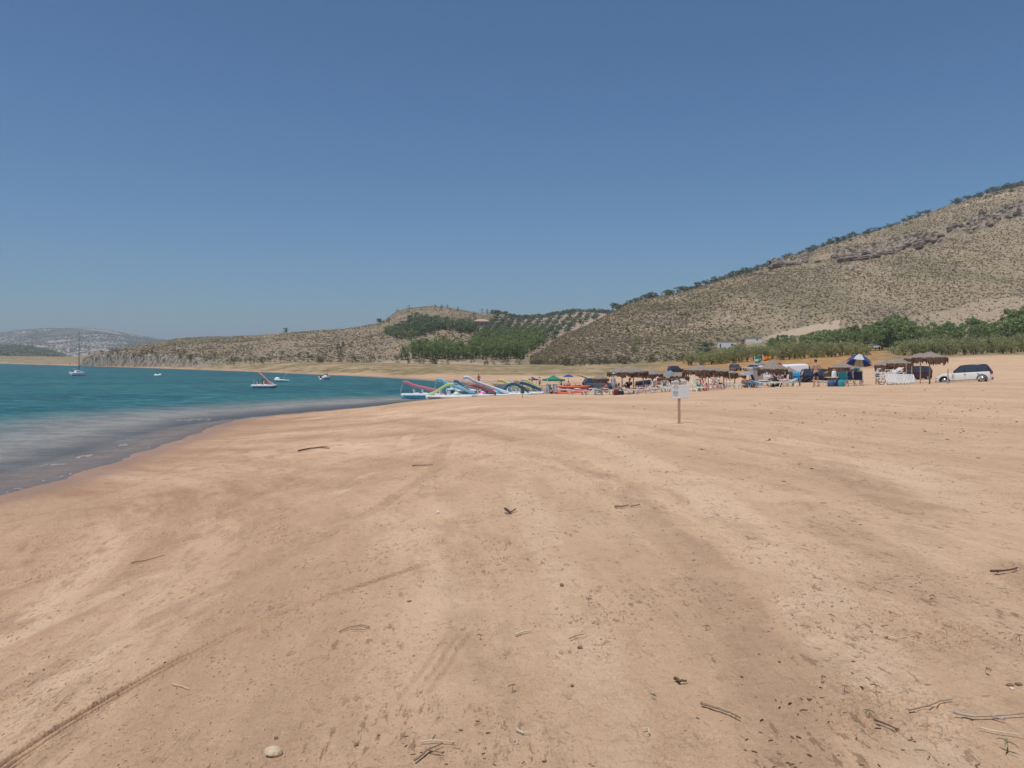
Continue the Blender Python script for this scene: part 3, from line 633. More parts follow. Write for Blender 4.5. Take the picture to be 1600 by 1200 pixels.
for u, y in [(600, 503), (609, 502), (638, 479), (637, 486), (621, 487), (607, 500), (699, 476), (681, 480), (690, 481), (715, 484), (752, 484), (762, 488), (770, 486), (788, 488), (716, 500), (700, 520), (696, 528), (708, 524), (720, 522), (740, 525), (580, 529), (639, 530), (650, 532), (536, 541), (528, 543), (533, 549), (741, 493), (744, 498), (735, 496)]:
    x, d, z = center_hill.pt(u, y+2); s = R.uniform(3, 4.8); shrub(x, d, z, s, s, "round dark evergreen bush high on the brown hill", "bushes high on the brown hill")
x, d, z = center_hill.pt(447, 519); plant('olive', 'holm_oak', (x, d, z-.8), 5.2, 4.2, "single round dark tree alone on the skyline of the brown hill", None, "tree")
x, d, z = center_hill.pt(593, 504); plant('olive', 'holm_oak', (x, d, z-.8), 5, 5.2, "dark tree on the left shoulder of the brown hill skyline", None, "tree")
# bushes at the foot of the hills, along the back of the shore
for k in range(150):
    u = R.uniform(135, 1085); y = np.interp(u, [135, 200, 300, 400, 500, 600, 700, 850, 1000, 1085], [556, 554, 557, 560, 562, 565, 566, 573, 572, 568])+R.uniform(-3, 2.5)
    hl = center_hill if u < 850 else right_hill
    d = float(np.interp(u, hl.uk, hl.db))+R.uniform(-9, 8); x = (u-800)/F*d; z = max(G(x, d), zpix(y, d)-.8) if d < float(np.interp(u, hl.uk, hl.db)) else hl.pt(u, y-3)[2]
    if d >= float(np.interp(u, hl.uk, hl.db)): x, d, z = hl.pt(u, y-4)
    s = R.uniform(1.5, 3.2)*(1.25 if 860 < u < 1085 else 1); shrub(x, d, z, s, s*1.5, "grey-green scrub bush at the foot of the hills behind the shore", "scrub bushes at the foot of the hills", "scrub_bush")
# green pine wood on the far side of the bay
def in_poly(px, py, P):
    c = False; j = len(P)-1
    for i in range(len(P)):
        if (P[i][1] > py) != (P[j][1] > py) and px < (P[j][0]-P[i][0])*(py-P[i][1])/(P[j][1]-P[i][1])+P[i][0]: c = not c
        j = i
    return c
WOOD = [(627, 562), (640, 556), (680, 552), (735, 551), (745, 538), (775, 532), (815, 530), (850, 530), (852, 540), (838, 550), (822, 556), (818, 564), (790, 566), (740, 563), (690, 563)]
GROVE = [(600, 522), (640, 506), (640, 496), (670, 500), (705, 506), (745, 509), (742, 520), (725, 522), (690, 514), (665, 524), (630, 532), (604, 526)]
def scatter(P, n, dmin, f):
    pts = []; x0 = min(p[0] for p in P); x1 = max(p[0] for p in P); y0 = min(p[1] for p in P); y1 = max(p[1] for p in P); tries = 0
    while len(pts) < n and tries < n*60:
        tries += 1; u = R.uniform(x0, x1); y = R.uniform(y0, y1)
        if in_poly(u, y, P) and all(abs(u-a)+abs(y-b)*2.2 > dmin for a, b in pts): pts.append((u, y))
    for u, y in pts: f(u, y)
def wood_pine(u, y):
    x, d, z = center_hill.pt(u, min(y, 562)); h = R.uniform(5.5, 8.0); plant1(PIN_S, 'wood_pine', (x, d, z-.3), h, R.uniform(4.4, 5.6), "mid green pine packed in the wood across the bay", "pines of the wood across the bay", "tree")
scatter(WOOD, 200, 6.5, wood_pine)
def grove_tree(u, y):
    x, d, z = center_hill.pt(u, y); h = R.uniform(3.4, 5.2); plant1(OLV_S if R.random() < .6 else PIN_S, 'orchard_tree', (x, d, z-.3), h, h*R.uniform(.9, 1.2), "blue-green orchard tree in the band across the middle of the brown hill", "orchard band on the brown hill", "tree")
scatter(GROVE, 170, 6.0, grove_tree)
for u, y in [(726, 517), (730, 518), (734, 519), (738, 519), (742, 522), (746, 523), (757, 527), (761, 527)]:
    x, d, z = center_hill.pt(u, y); plant('cyp', 'cypress', (x, d, z-.3), 6.4 if u > 745 else 4.6, 7, "narrow dark cypress beside the villa on the brown hill", "cypresses by the villa", "tree")
# olive grove in rows on the slope right of the villa
for col in range(17):
    for row in range(13):
        u = 762+col*14.0+row*(-1.1)+R.uniform(-1, 1)+max(0, (12-row))*1.7; y = 492+row*3.6+R.uniform(-.5, .5)
        lim = np.interp(u, [800, 850, 880, 920, 960], [535, 540, 521, 503, 486]); top = float(interp_smooth(np.array([u]), CX, CYC)[0])
        if y < top-1 or y > min(lim+3, 533) or u > 962 or (u < 795 and y < 497): continue
        x, d, z = center_hill.pt(u, y); h = R.uniform(4.4, 5.6)
        plant1(OLV_S, 'olive_tree', (x, d, z-.4), h, h*R.uniform(.95, 1.25), "olive tree planted in rows on the slope between the two hills", "olives in rows between the hills", "tree")
for u in np.arange(770, 962, 3.2):
    X, D, Z = center_hill.prof(np.array([float(u)]), np.array([R.uniform(.93, 1.0)])); h = R.uniform(4.5, 6)
    plant1(OLV_S, 'olive_tree', (float(X[0]), float(D[0]), float(Z[0])-.6), h, h*1.1, "olive tree on the skyline between the two hills", "olives on the skyline between the hills", "tree")
# dry tussocks over the slopes, dead stalks and weeds on the sand, olives of the far mountain: nobody could count them
def strew(name, P, size, hgt, m, n_t, label, cat, seed, up=.55):
    """n_t blades per clump at points P (n,3)"""
    g = np.random.default_rng(seed); n = len(P); c = np.repeat(np.asarray(P), n_t, 0); N = len(c); sz = np.repeat(size, n_t)[:, None]
    a = g.uniform(0, 2*math.pi, N); el = g.uniform(.05, .85, N)
    d = np.stack([np.cos(a)*np.cos(el), np.sin(a)*np.cos(el), np.sin(el)*hgt], -1)*sz*g.uniform(.6, 1.1, N)[:, None]
    side = np.stack([-np.sin(a), np.cos(a), 0*a], -1)*sz*g.uniform(.28, .5, N)[:, None]
    tip = c+d; V = np.stack([c+d*.15-side, c+d*.15+side, tip+side*.55, tip-side*.55], 1).reshape(-1, 3)
    V[:, 2] -= .05
    o = np_mesh(name, V, np.arange(4*N).reshape(-1, 4), m, False); return tag(o, label, cat, kind="stuff")
M_TUS = leaf_mat("dry_tussock", (.30, .24, .145), (.54, .44, .29)); M_TUSD = leaf_mat("dark_tussock", (.19, .16, .09), (.38, .315, .195))
def slope_pts(hl, n, umin, umax, seed, tmin=.01, avoid=None):
    g = np.random.default_rng(seed); nt_, nu = hl.ZG.shape; XG = (hl.U[None, :]-800)/F*hl.DG
    k = 0; u = g.uniform(umin, umax, n*2); t = g.uniform(tmin, 1.0, n*2)**.85
    i = np.searchsorted(hl.T, t).clip(0, nt_-1); j = np.clip(((u-hl.U[0])/(hl.U[1]-hl.U[0])).astype(int), 0, nu-1)
    P = np.stack([XG[i, j]+g.uniform(-.4, .4, n*2), hl.DG[i, j]+g.uniform(-.4, .4, n*2), hl.ZG[i, j]], -1)
    w = fbm(P[:, 0]/40, P[:, 1]/50, 0, 5, seed+3); keep = g.random(n*2) < (.70+w*1.1)
    if avoid is not None: keep &= ~avoid(u, HY-(P[:, 2]-CAMZ)*F/P[:, 1])
    return P[keep][:n]
def av(u, y):
    cl = np.interp(u, CLX, CLY); th = np.interp(u, CLX, CLT, left=0, right=0); rk = (np.abs(y-cl+3) < th*.35)
    rnd_ = np.sin(u*12.9898+y*78.233)*43758.5; rnd_ = (rnd_-np.floor(rnd_)) > .35
    bank = (u > 1165) & (u < 1312) & (y > np.interp(u, [1160, 1180, 1240, 1290, 1310], [536, 530, 514, 505, 500])) ; b2 = rnd_ & (u > 1418) & (y > np.interp(u, [1415, 1430, 1480, 1530, 1570, 1680], [500, 493, 485, 469, 465, 462]))
    return bank | b2 | rk
P = slope_pts(right_hill, 42000, 830, 1760, 3, avoid=av); strew("dry_tussocks", P, rng.uniform(.25, .70, len(P)), 1.0, M_TUS, 7, "straw brown tussocks scattered over the rocky hill", "scrub", 4)
P = slope_pts(right_hill, 13000, 830, 1760, 13, avoid=av); strew("dark_tussocks", P, rng.uniform(.3, .80, len(P)), 1.1, M_TUSD, 8, "darker grey-brown scrub scattered over the rocky hill", "scrub", 14)
P = slope_pts(center_hill, 18000, 130, 900, 5, avoid=lambda u, y: (u > 800) & (y < 528)); strew("dry_tussocks", P, rng.uniform(.35, .85, len(P)), 1.0, M_TUSD, 6, "grey-brown scrub scattered over the hill across the lake", "scrub", 6)
P = slope_pts(far_hill, 16000, -300, 330, 7)
def far_grove(P):
    g = np.random.default_rng(9); D_ = []
    w = fbm(P[:, 0]/300, P[:, 1]/500, 0, 3, 201); P = P[w > -.25]; P[:, 0] = np.round(P[:, 0]/17)*17; P[:, 1] = np.round(P[:, 1]/17)*17
    return P
P = far_grove(P); strew("far_olive_grove", P, rng.uniform(4.5, 8.5, len(P)), .8, M_OLV, 6, "tiny olive trees covering the distant mountain in dotted rows", "olive grove", 8)
P = slope_pts(dark_hill, 2600, -400, 112, 9); strew("scrub_on_low_hill", P, rng.uniform(2.5, 5.5, len(P)), .9, M_OLV, 7, "dark scrub covering the low hill at the left end of the lake", "scrub", 10)

# crags: blocks of broken rock standing out of the slope in a band under the crest
M_CRAG = mat("crag_rock", (.235, .175, .14), .95, .45, .45); CRAGM = []  # rock colour darkened to paint in the shade of the overhangs
for i in range(5):
    g = random.Random(40+i); bm = bmesh.new(); bmesh.ops.create_icosphere(bm, subdivisions=3, radius=1); dirs = [Vector((g.gauss(0, 1), g.gauss(0, 1), g.gauss(0, .8))).normalized() for _ in range(14)]
    for v in bm.verts:
        for d_ in dirs:
            q = v.co.dot(d_)-g.uniform(.62, .66)
            if q > 0: v.co -= d_*q*.95
        v.co *= 1+.10*math.sin(v.co.z*11+i)
    me = bpy.data.meshes.new("crag_m"); bm.to_mesh(me); bm.free(); me.materials.append(M_CRAG); CRAGM.append(me)
CR_ = [(1306, 402, 7, 4), (1316, 404, 6, 5), (1325, 403, 7, 4.5), (1336, 405, 8, 4), (1346, 404, 9, 3.5), (1357, 401, 8, 3.5), (1368, 400, 7, 3), (1352, 396, 7, 2.8), (1380, 397, 6, 3), (1392, 394, 6, 3), (1402, 391, 6, 2.5), (1430, 383, 7, 4), (1440, 380, 8, 4.5), (1448, 377, 6, 4), (1436, 387, 7, 3),
       (1410, 388, 5, 3), (1420, 384, 5, 3), (1460, 376, 5, 2.5), (1486, 358, 4, 5), (1491, 352, 3.5, 5), (1500, 354, 4, 3), (1533, 333, 4, 6.5), (1537, 342, 5, 4), (1545, 350, 7, 2.6), (1553, 340, 3, 5), (1560, 342, 4, 3), (1575, 338, 5, 3), (1590, 334, 6, 3),
       (1205, 419, 5, 3), (1213, 416, 6, 4), (1222, 414, 6, 4), (1232, 413, 7, 3.5), (1245, 412, 6, 3), (1258, 409, 5, 3), (1180, 427, 5, 2.5), (1193, 428, 6, 2.5), (1280, 408, 5, 2.4), (1516, 347, 5, 2.5), (1470, 368, 5, 2.4)]
for i, (u, y, w, h) in enumerate(CR_):
    x, d, z = right_hill.pt(u, y+1); o = bpy.data.objects.new("rock_outcrop", R.choice(CRAGM)); COL.objects.link(o); o.location = (x, d, z); o.scale = (w*.62, w*.5, h*.55); o.rotation_euler = (R.uniform(-.2, .2), R.uniform(-.2, .2), R.uniform(0, 6))
    part_ = "left end" if u < 1290 else ("middle" if u < 1475 else "right end"); tag(o, "broken brown crag in the %s of the rock band below the crest" % part_, "rock", "crags in the %s of the rock band" % part_)
# ---------------------------------------------------------------- mesh builder for made things
class MB:
    def __init__(s): s.v = []; s.f = []
    def add(s, V, Fs):
        k = len(s.v); s.v += [tuple(map(float, p)) for p in V]; s.f += [tuple(i+k for i in f) for f in Fs]; return s
    def box(s, x0, x1, y0, y1, z0, z1, M=None):
        V = [Vector((x, y, z)) for x in (x0, x1) for y in (y0, y1) for z in (z0, z1)]
        if M is not None: V = [M @ p for p in V]
        return s.add(V, [(0, 1, 3, 2), (4, 6, 7, 5), (0, 4, 5, 1), (2, 3, 7, 6), (0, 2, 6, 4), (1, 5, 7, 3)])
    def tube(s, pts, r, n=6, cap=True):
        pts = [Vector(p) for p in pts]; rr = r if isinstance(r, (list, tuple)) else [r]*len(pts); V = []; Fs = []
        for i, p in enumerate(pts):
            t = (pts[min(i+1, len(pts)-1)]-pts[max(i-1, 0)]).normalized()
            a = t.cross(Vector((0, 0, 1)) if abs(t.z) < .9 else Vector((1, 0, 0))).normalized(); b = t.cross(a)
            for j in range(n):
                q = 2*math.pi*j/n; V.append(p+(a*math.cos(q)+b*math.sin(q))*rr[i])
        for i in range(len(pts)-1):
            for j in range(n): Fs.append((i*n+j, i*n+(j+1) % n, (i+1)*n+(j+1) % n, (i+1)*n+j))
        if cap: Fs += [tuple(range(n-1, -1, -1)), tuple((len(pts)-1)*n+j for j in range(n))]
        return s.add(V, Fs)
    def lathe(s, prof, n=20, c=(0, 0, 0), axis='z', cap=True):
        V = []; Fs = []
        for r, z in prof:
            for j in range(n):
                q = 2*math.pi*j/n; p = (r*math.cos(q), r*math.sin(q), z)
                if axis == 'y': p = (p[0], p[2], p[1])
                if axis == 'x': p = (p[2], p[0], p[1])
                V.append((p[0]+c[0], p[1]+c[1], p[2]+c[2]))
        for i in range(len(prof)-1):
            for j in range(n): Fs.append((i*n+j, i*n+(j+1) % n, (i+1)*n+(j+1) % n, (i+1)*n+j))
        if cap: Fs += [tuple(range(n-1, -1, -1)), tuple((len(prof)-1)*n+j for j in range(n))]
        return s.add(V, Fs)
    def ell(s, c, r, n=10, m=7, z0=-1.0):
        pr = []
        for i in range(m+1):
            a = math.asin(max(-1, z0))+(math.pi/2-math.asin(max(-1, z0)))*i/m; pr.append((max(1e-3, math.cos(a)), math.sin(a)))
        k = len(s.v); s.lathe(pr, n)
        for i in range(k, len(s.v)): x, y, z = s.v[i]; s.v[i] = (c[0]+x*r[0], c[1]+y*r[1], c[2]+z*r[2])
        return s
    def loft(s, rings, cap=True, closed=True):
        n = len(rings[0]); V = [p for r in rings for p in r]; Fs = []
        for i in range(len(rings)-1):
            for j in range(n if closed else n-1): Fs.append((i*n+j, i*n+(j+1) % n, (i+1)*n+(j+1) % n, (i+1)*n+j))
        if cap: Fs += [tuple(range(n-1, -1, -1)), tuple((len(rings)-1)*n+j for j in range(n))]
        return s.add(V, Fs)
    def sheet(s, P, th=.006):
        """P: grid [row][col] of points -> thin closed sheet"""
        nr, nc = len(P), len(P[0]); V = [Vector(p) for r in P for p in r]; Nn = []
        for i in range(nr):
            for j in range(nc):
                a = V[min(i+1, nr-1)*nc+j]-V[max(i-1, 0)*nc+j]; b = V[i*nc+min(j+1, nc-1)]-V[i*nc+max(j-1, 0)]; q = a.cross(b)
                Nn.append(q.normalized() if q.length > 1e-9 else Vector((0, 0, 1)))
        W = V+[p-n*th for p, n in zip(V, Nn)]; N = nr*nc; Fs = []
        for i in range(nr-1):
            for j in range(nc-1):
                a, b, c, d = i*nc+j, i*nc+j+1, (i+1)*nc+j+1, (i+1)*nc+j; Fs += [(a, b, c, d), (a+N, d+N, c+N, b+N)]
        ed = [i for i in range(nc)]+[i*nc+nc-1 for i in range(1, nr)]+[(nr-1)*nc+j for j in range(nc-2, -1, -1)]+[i*nc for i in range(nr-2, 0, -1)]
        for k in range(len(ed)): a, b = ed[k], ed[(k+1) % len(ed)]; Fs.append((a, a+N, b+N, b))
        return s.add(W, Fs)
    def xf(s, M): s.v = [tuple(M @ Vector(p)) for p in s.v]; return s
    def build(s, name, m, parent=None, smooth=False, bevel=0.0, label=None, ms=None, mi=None):
        me = bpy.data.meshes.new(name); me.from_pydata(s.v, [], s.f)
        for q in (ms or [m]): me.materials.append(q)
        if mi is not None: me.polygons.foreach_set("material_index", mi)
        if smooth: me.polygons.foreach_set("use_smooth", [True]*len(me.polygons))
        o = bpy.data.objects.new(name, me); COL.objects.link(o); o.parent = parent
        if bevel:
            b = o.modifiers.new("bevel", 'BEVEL'); b.width = bevel; b.segments = 2; b.limit_method = 'ANGLE'; b.angle_limit = .6
        if label: o["label"] = label
        return o
def empty(name, loc, rz=0.0, label=None, cat=None, group=None, tilt=None):
    o = bpy.data.objects.new(name, None); COL.objects.link(o); o.location = loc; o.rotation_euler = (tilt[0] if tilt else 0, tilt[1] if tilt else 0, rz)
    o.empty_display_size = .2; return tag(o, label, cat, group)
def copy_tree(o, parent=None):
    c = o.copy(); COL.objects.link(c); c.parent = parent
    for ch in list(o.children): copy_tree(ch, c)
    return c
def place(o, loc, rz, label, group=None):
    o.location = loc; o.rotation_euler = (o.rotation_euler[0], o.rotation_euler[1], rz); o["label"] = label
    if group: o["group"] = group
    return o
WHITE = mat("white_plastic", (.80, .80, .77), .45, .05, 4); WOOD = mat("pale_wood", (.50, .37, .26), .8, .2, 9); STEEL = mat("grey_steel", (.42, .42, .43), .4, .08, 8, .6)
RUBBER = mat("black_rubber", (.02, .02, .022), .8, .1); DARK = mat("dark_plastic", (.035, .035, .045), .5, .1); PADG = mat("sage_canvas", (.38, .45, .36), .85, .12, 10)
SKIN = mat("tanned_skin", (.52, .30, .21), .6, .08, 8); SKIN2 = mat("pink_skin", (.62, .36, .29), .6, .08, 8); SKIN3 = mat("brown_skin", (.33, .18, .12), .6, .08, 8)
HAIRD = mat("dark_hair", (.022, .015, .012), .7, .2, 20); HAIRB = mat("brown_hair", (.08, .045, .025), .7, .2, 20); BLUEP = mat("blue_plastic", (.05, .30, .50), .45, .08)
GLASS = mat("car_glass", (.05, .062, .085), .08, .1, 2, 0, .8)
def cm(name, c, rough=.5, var=.06): return mat(name, c, rough, var, 5)

# ---------------------------------------------------------------- thatched parasols
THATCH = mat("weathered_heather_thatch", (.27, .225, .18), .95, .38, 14); FRINGE = mat("brown_heather_fringe", (.150, .085, .060), .95, .45, 22)  # fringe is unbleached heather, its brown deepened to paint in shade
def thatch(loc, ztop, w, label, group, drop=.42, fringe=.34, seed=0, lean=0.0, pole_m=WOOD, name="thatched_parasol", nub=True):
    g = random.Random(seed); H = ztop-loc[2]; R_ = w/2; e = empty(name, loc, g.uniform(0, 6), label, "parasol", group, (lean, 0)); n = 36
    zr = H-drop; jr = [g.uniform(.93, 1.05) for _ in range(n)]; jz = [g.uniform(-.04, .03) for _ in range(n)]
    rings = []
    for t, zz in ((0.02, 1.0), (.12, .93), (.35, .70), (.62, .42), (.85, .17), (1.0, 0)):
        rings.append([(R_*t*(1+(jr[k]-1)*t)*math.cos(2*math.pi*k/n), R_*t*(1+(jr[k]-1)*t)*math.sin(2*math.pi*k/n), zr+drop*zz+jz[k]*t+g.uniform(-.012, .012)) for k in range(n)])
    under = [[(x*.97, y*.97, z-.07) for x, y, z in r] for r in reversed(rings)]
    MB().loft(rings+under, True).build("thatch", THATCH, e, False)
    b = MB()       # ragged hanging fringe: overlapping straw bundles
    for k in range(n*3):
        a = 2*math.pi*(k+g.uniform(-.4, .4))/(n*3); L = fringe*g.uniform(.55, 1.25)*(1+.25*math.sin(a*3+seed)); r0 = R_*g.uniform(.93, 1.02); wd = R_*.09
        c, s_ = math.cos(a), math.sin(a); t = Vector((-s_, c, 0)); p = Vector((r0*c, r0*s_, zr+g.uniform(-.02, .05))); q = p+Vector((c*g.uniform(-.03, .07), s_*g.uniform(-.03, .07), -L))
        o2 = Vector((c, s_, 0))*.02
        b.add([p-t*wd, p+t*wd, q+t*wd*.35, q-t*wd*.35, p-t*wd-o2, p+t*wd-o2, q+t*wd*.3-o2, q-t*wd*.3-o2], [(0, 1, 2, 3), (5, 4, 7, 6), (0, 3, 7, 4), (1, 5, 6, 2), (3, 2, 6, 7), (0, 4, 5, 1)])
    b.build("fringe", FRINGE, e)
    MB().tube([(0, 0, -.1), (0.01, 0, H*.5), (0, .01, H-.05)], [.05, .045, .04], 8).build("post", pole_m, e, True)
    for k in range(6):
        a = math.pi*k/3+.2; MB().tube([(0, 0, zr+drop*.75), (R_*.9*math.cos(a), R_*.9*math.sin(a), zr-.05)], .016, 5).build("rib", pole_m, e)
    return e
TH = [  # column of the post, row of the tip, width in pixels, distance, label
    (938, 584.5, 27, 84, "small thatched parasol standing alone right of the orange kayaks", .50, .30),
    (972, 574, 46, 63, "leftmost wide thatched parasol over the people in dark clothes", .40, .30),
    (990, 573, 46, 66, "thatched parasol just right of the one over the people in dark clothes", .42, .30),
    (1005, 577.5, 40, 71, "third thatched parasol of the left row, behind the white lounger", .45, .30),
    (1019, 577, 34, 75, "fourth thatched parasol of the left row, above the dark chair stack", .45, .30),
    (1042, 584, 30, 79, "thatched parasol left of the sign with a slate blue sunshade over it", .45, .28),
    (1062, 582, 30, 76, "low thatched parasol at the right end of the left row, above the sign", .40, .34),
    (1092, 570, 50, 60, "broad grey thatched parasol above the woman in the green bikini", .42, .40),
    (1114, 572, 46, 64, "broad thatched parasol above the person in the white chair", .42, .40),
    (1131, 576, 42, 69, "thatched parasol with the drooping rim above the empty lounger", .40, .34),
    (1148, 581, 30, 76, "flat thatched parasol left of the blue sunshade", .35, .26),
    (1208, 561.5, 43, 61, "large grey thatched parasol under the two flags", .75, .40),
    (1232, 573, 27, 70, "thatched parasol behind the large one, in front of the white van", .45, .55),
    (1317, 566.5, 42, 60, "dark brown thatched parasol behind the seated group", .40, .55),
    (1303, 576, 30, 64, "lower dark thatched parasol right of the black car", .35, .55),
    (1386, 563, 36, 63, "dark thatched parasol at the left over the stacked loungers", .40, .42),
    (1406, 560, 38, 60, "dark thatched parasol over the right end of the stacked loungers", .40, .42),
    (1438, 551.5, 46, 66, "flat grey thatched parasol behind the rightmost one", .48, .25),
    (1452.5, 549.5, 51, 54, "rightmost thatched parasol, with pointed grey top and deep brown fringe", .42, .36)]
for i, (u, yt, wp, d, lb, dr, fr) in enumerate(TH):
    loc = at(u, d); thatch(loc, zpix(yt, d), wp*d/F, lb, "thatched beach parasols", dr, fr, i+3)
def bare_post(u, d, ytop, label): 
    loc = at(u, d); MB_ = MB().tube([(0, 0, -.1), (.01, 0, (zpix(ytop, d)-loc[2])*.5), (0, 0, zpix(ytop, d)-loc[2])], [.045, .04, .035], 8)
    o = MB_.build("wooden_post", WOOD); o.location = loc; tag(o, label, "post", "bare parasol posts")
bare_post(1416, 56, 566, "bare parasol post in front of the maroon car's windscreen")
bare_post(1424.5, 58, 572, "bare parasol post in front of the maroon car's front door")
bare_post(1438, 56, 573, "bare parasol post in front of the maroon car's rear wheel")
bare_post(1481, 50, 576, "short bare post in front of the white car's bonnet")
for k, (u, d, y) in enumerate([(1308, 62, 580), (1312, 64, 579), (1329, 66, 577), (1107, 62, 584), (1121, 64, 583), (1135, 66, 584), (1140, 66, 584)]):
    bare_post(u, d, y, ["thin parasol post left of the seated group", "thin parasol post among the folding chairs", "thin parasol post behind the striped parasol", "parasol post left of the white chair", "parasol post right of the white chair",
                        "parasol post at the head of the empty lounger", "rightmost of the two thin posts at the empty lounger"][k])

# ---------------------------------------------------------------- loungers, chairs, stools, tables
LG = "white plastic sun loungers"
def lounger(label, loc, rz, pad=PADG, back=.5, arms=True):
    e = empty("sun_lounger", loc, rz, label, "sun lounger", LG); b = MB()
    for s in (-1, 1): b.tube([(-.95, s*.29, .34), (.40, s*.29, .33), (.95, s*.29, .31)], .026, 6)
    b.tube([(-.95, -.29, .34), (-.95, .29, .34)], .022, 6); b.tube([(.95, -.29, .31), (.95, .29, .31)], .022, 6); b.build("frame", WHITE, e, True)
    for x in (-.62, .5):
        for s in (-1, 1): MB().tube([(x-.24, s*.29, .33), (x-.13, s*.29, .02), (x+.13, s*.29, .02), (x+.24, s*.29, .33)], .026, 6).build("leg", WHITE, e, True)
    b = MB()
    for k in range(13): b.box(-.35+k*.1, -.28+k*.1, -.27, .27, .335, .355)
    b.build("seat", WHITE, e)
    a = back; M = Matrix.Translation((-.35, 0, .35)) @ Matrix.Rotation(a, 4, 'Y'); b = MB()
    for k in range(7): b.box(-.62+k*.09, -.555+k*.09, -.26, .26, -.01, .01, M)
    for s in (-1, 1): b.tube([M @ Vector((-.64, s*.27, 0)), M @ Vector((0, s*.27, 0))], .02, 6)
    b.build("backrest", WHITE, e)
    if arms:
        for s in (-1, 1): MB().tube([(-.40, s*.32, .34), (-.34, s*.32, .52), (.05, s*.32, .52), (.12, s*.32, .34)], .022, 6).build("armrest", WHITE, e, True)
    if pad is not None:
        P = [[tuple(M @ Vector((-.66+.66*i/4, -.25+.5*j/4, .035))) for j in range(5)] for i in range(4)]+[[(-.35+1.2*i/6, -.25+.5*j/4, .385) for j in range(5)] for i in range(7)]
        MB().sheet(P, .035).build("cushion", pad, e, True)
    return e
PINKT = cm("pink_towel", (.70, .16, .20), .9); PURT = cm("lilac_towel", (.62, .45, .62), .9); NAVY = cm("navy_cloth", (.025, .035, .09), .85); REDC = cm("red_cloth", (.72, .07, .10), .85)
def LL(u, d, rz, label, pad=PADG, back=.5, arms=True): return lounger(label, at(u, d), rz, pad, back, arms)
LL(905, 62.5, .10, "lounger under a pink towel, at the right end of the kayaks", PINKT, .25)
LL(922, 63, 2.9, "lounger with no cushion, between the pink towel and the blue stool", None, .05)
LL(948, 61, .2, "lounger the person in the red shirt sits on", PADG, .3)
LL(1000, 59.5, math.pi-.1, "lounger with a lilac towel and a sleeping person, under the left thatch row", PURT, .55)
LL(978, 60, .15, "lounger with a slate pad beside the person in black", cm("slate_pad", (.14, .17, .16), .85), .3)
LL(1034, 61.5, .05, "flat lounger just left of the sign", PADG, .1)
LL(1050, 62.5, .02, "flat lounger partly hidden by the left edge of the sign", WHITE, .1)
LL(1092, 56, -math.pi/2+.1, "lounger seen end on with the woman in the green bikini", PADG, .75)
LL(1142, 57.5, .03, "empty lounger right of the person in the white chair", PADG, .12)
LL(1196, 55.5, .05, "left lounger with a sage cushion, under the two flags", PADG, .2)
LL(1223, 55.2, math.pi+.06, "right lounger with a sage cushion, beside the blue stools", PADG, .35)
LL(1294, 53.5, .0, "white lounger end showing behind the standing man's legs", None, .05, False)
def stack_loungers():
    loc = at(1393, 53.5)
    for k, (dx, dz, up) in enumerate([(0, 0, 0), (-.15, .16, 0), (.1, .32, 0), (-.05, .48, 0)]):
        e = lounger("%s white lounger of the stack under the right thatch" % ["lowest", "second lowest", "third", "topmost, with raised back,"][k], (loc[0]+dx*.8, loc[1]+.1*k, loc[2]+dz), 3.14+.03*k, None, .55 if k == 3 else .03, k in (1, 3))
        e["group"] = "stack of white loungers"
    e = lounger("white lounger tipped on its side against the stack", (loc[0]+.12, loc[1]-.62, loc[2]+.32), 0, None, .02, False); e.rotation_euler = (math.radians(68), 0, .02); e["group"] = "stack of white loungers"
stack_loungers()
def stool(label, loc, col=BLUEP, w=.38, h=.45, name="plastic_stool", back=False, rz=0, cat="stool", group=None):
    e = empty(name, loc, rz, label, cat, group)
    MB().box(-w/2, w/2, -w/2, w/2, h-.03, h).build("seat", col, e, False, .012)
    for sx in (-1, 1):
        for sy in (-1, 1): MB().tube([(sx*w*.52, sy*w*.52, 0), (sx*w*.42, sy*w*.42, h-.03)], [.022, .028], 6).build("leg", col, e, True)
    if back:
        MB().sheet([[(-w/2+w*j/4, -w/2-.02-.10*i/3-.03*math.sin(math.pi*j/4), h+.42*i/3) for j in range(5)] for i in range(4)], .018).build("backrest", col, e, True)
        for s in (-1, 1): MB().tube([(s*w*.5, -w*.5, h+.2), (s*w*.52, w*.35, h+.2), (s*w*.5, w*.42, h)], .018, 6).build("armrest", col, e, True)
    return e
stool("low blue plastic table beside the person in the red shirt", at(935, 60.5), w=.55, h=.42, name="plastic_table", cat="table")
stool("low blue plastic table left of the sage cushioned loungers", at(1177, 55), w=.60, h=.42, name="plastic_table", cat="table")
for k in range(3):
    p = at(1244.5, 56); stool("%s of the three nested blue plastic chairs by the white van" % ["lowest", "middle", "topmost"][k], (p[0], p[1], p[2]+.10*k), w=.44, h=.42, name="plastic_chair", back=True, rz=2.9, cat="chair", group="nested blue chairs")
stool("white plastic armchair with the sunbather in it, right of the green bikini", at(1115, 54.5), WHITE, .5, .40, "plastic_armchair", True, math.pi-.1, "chair")
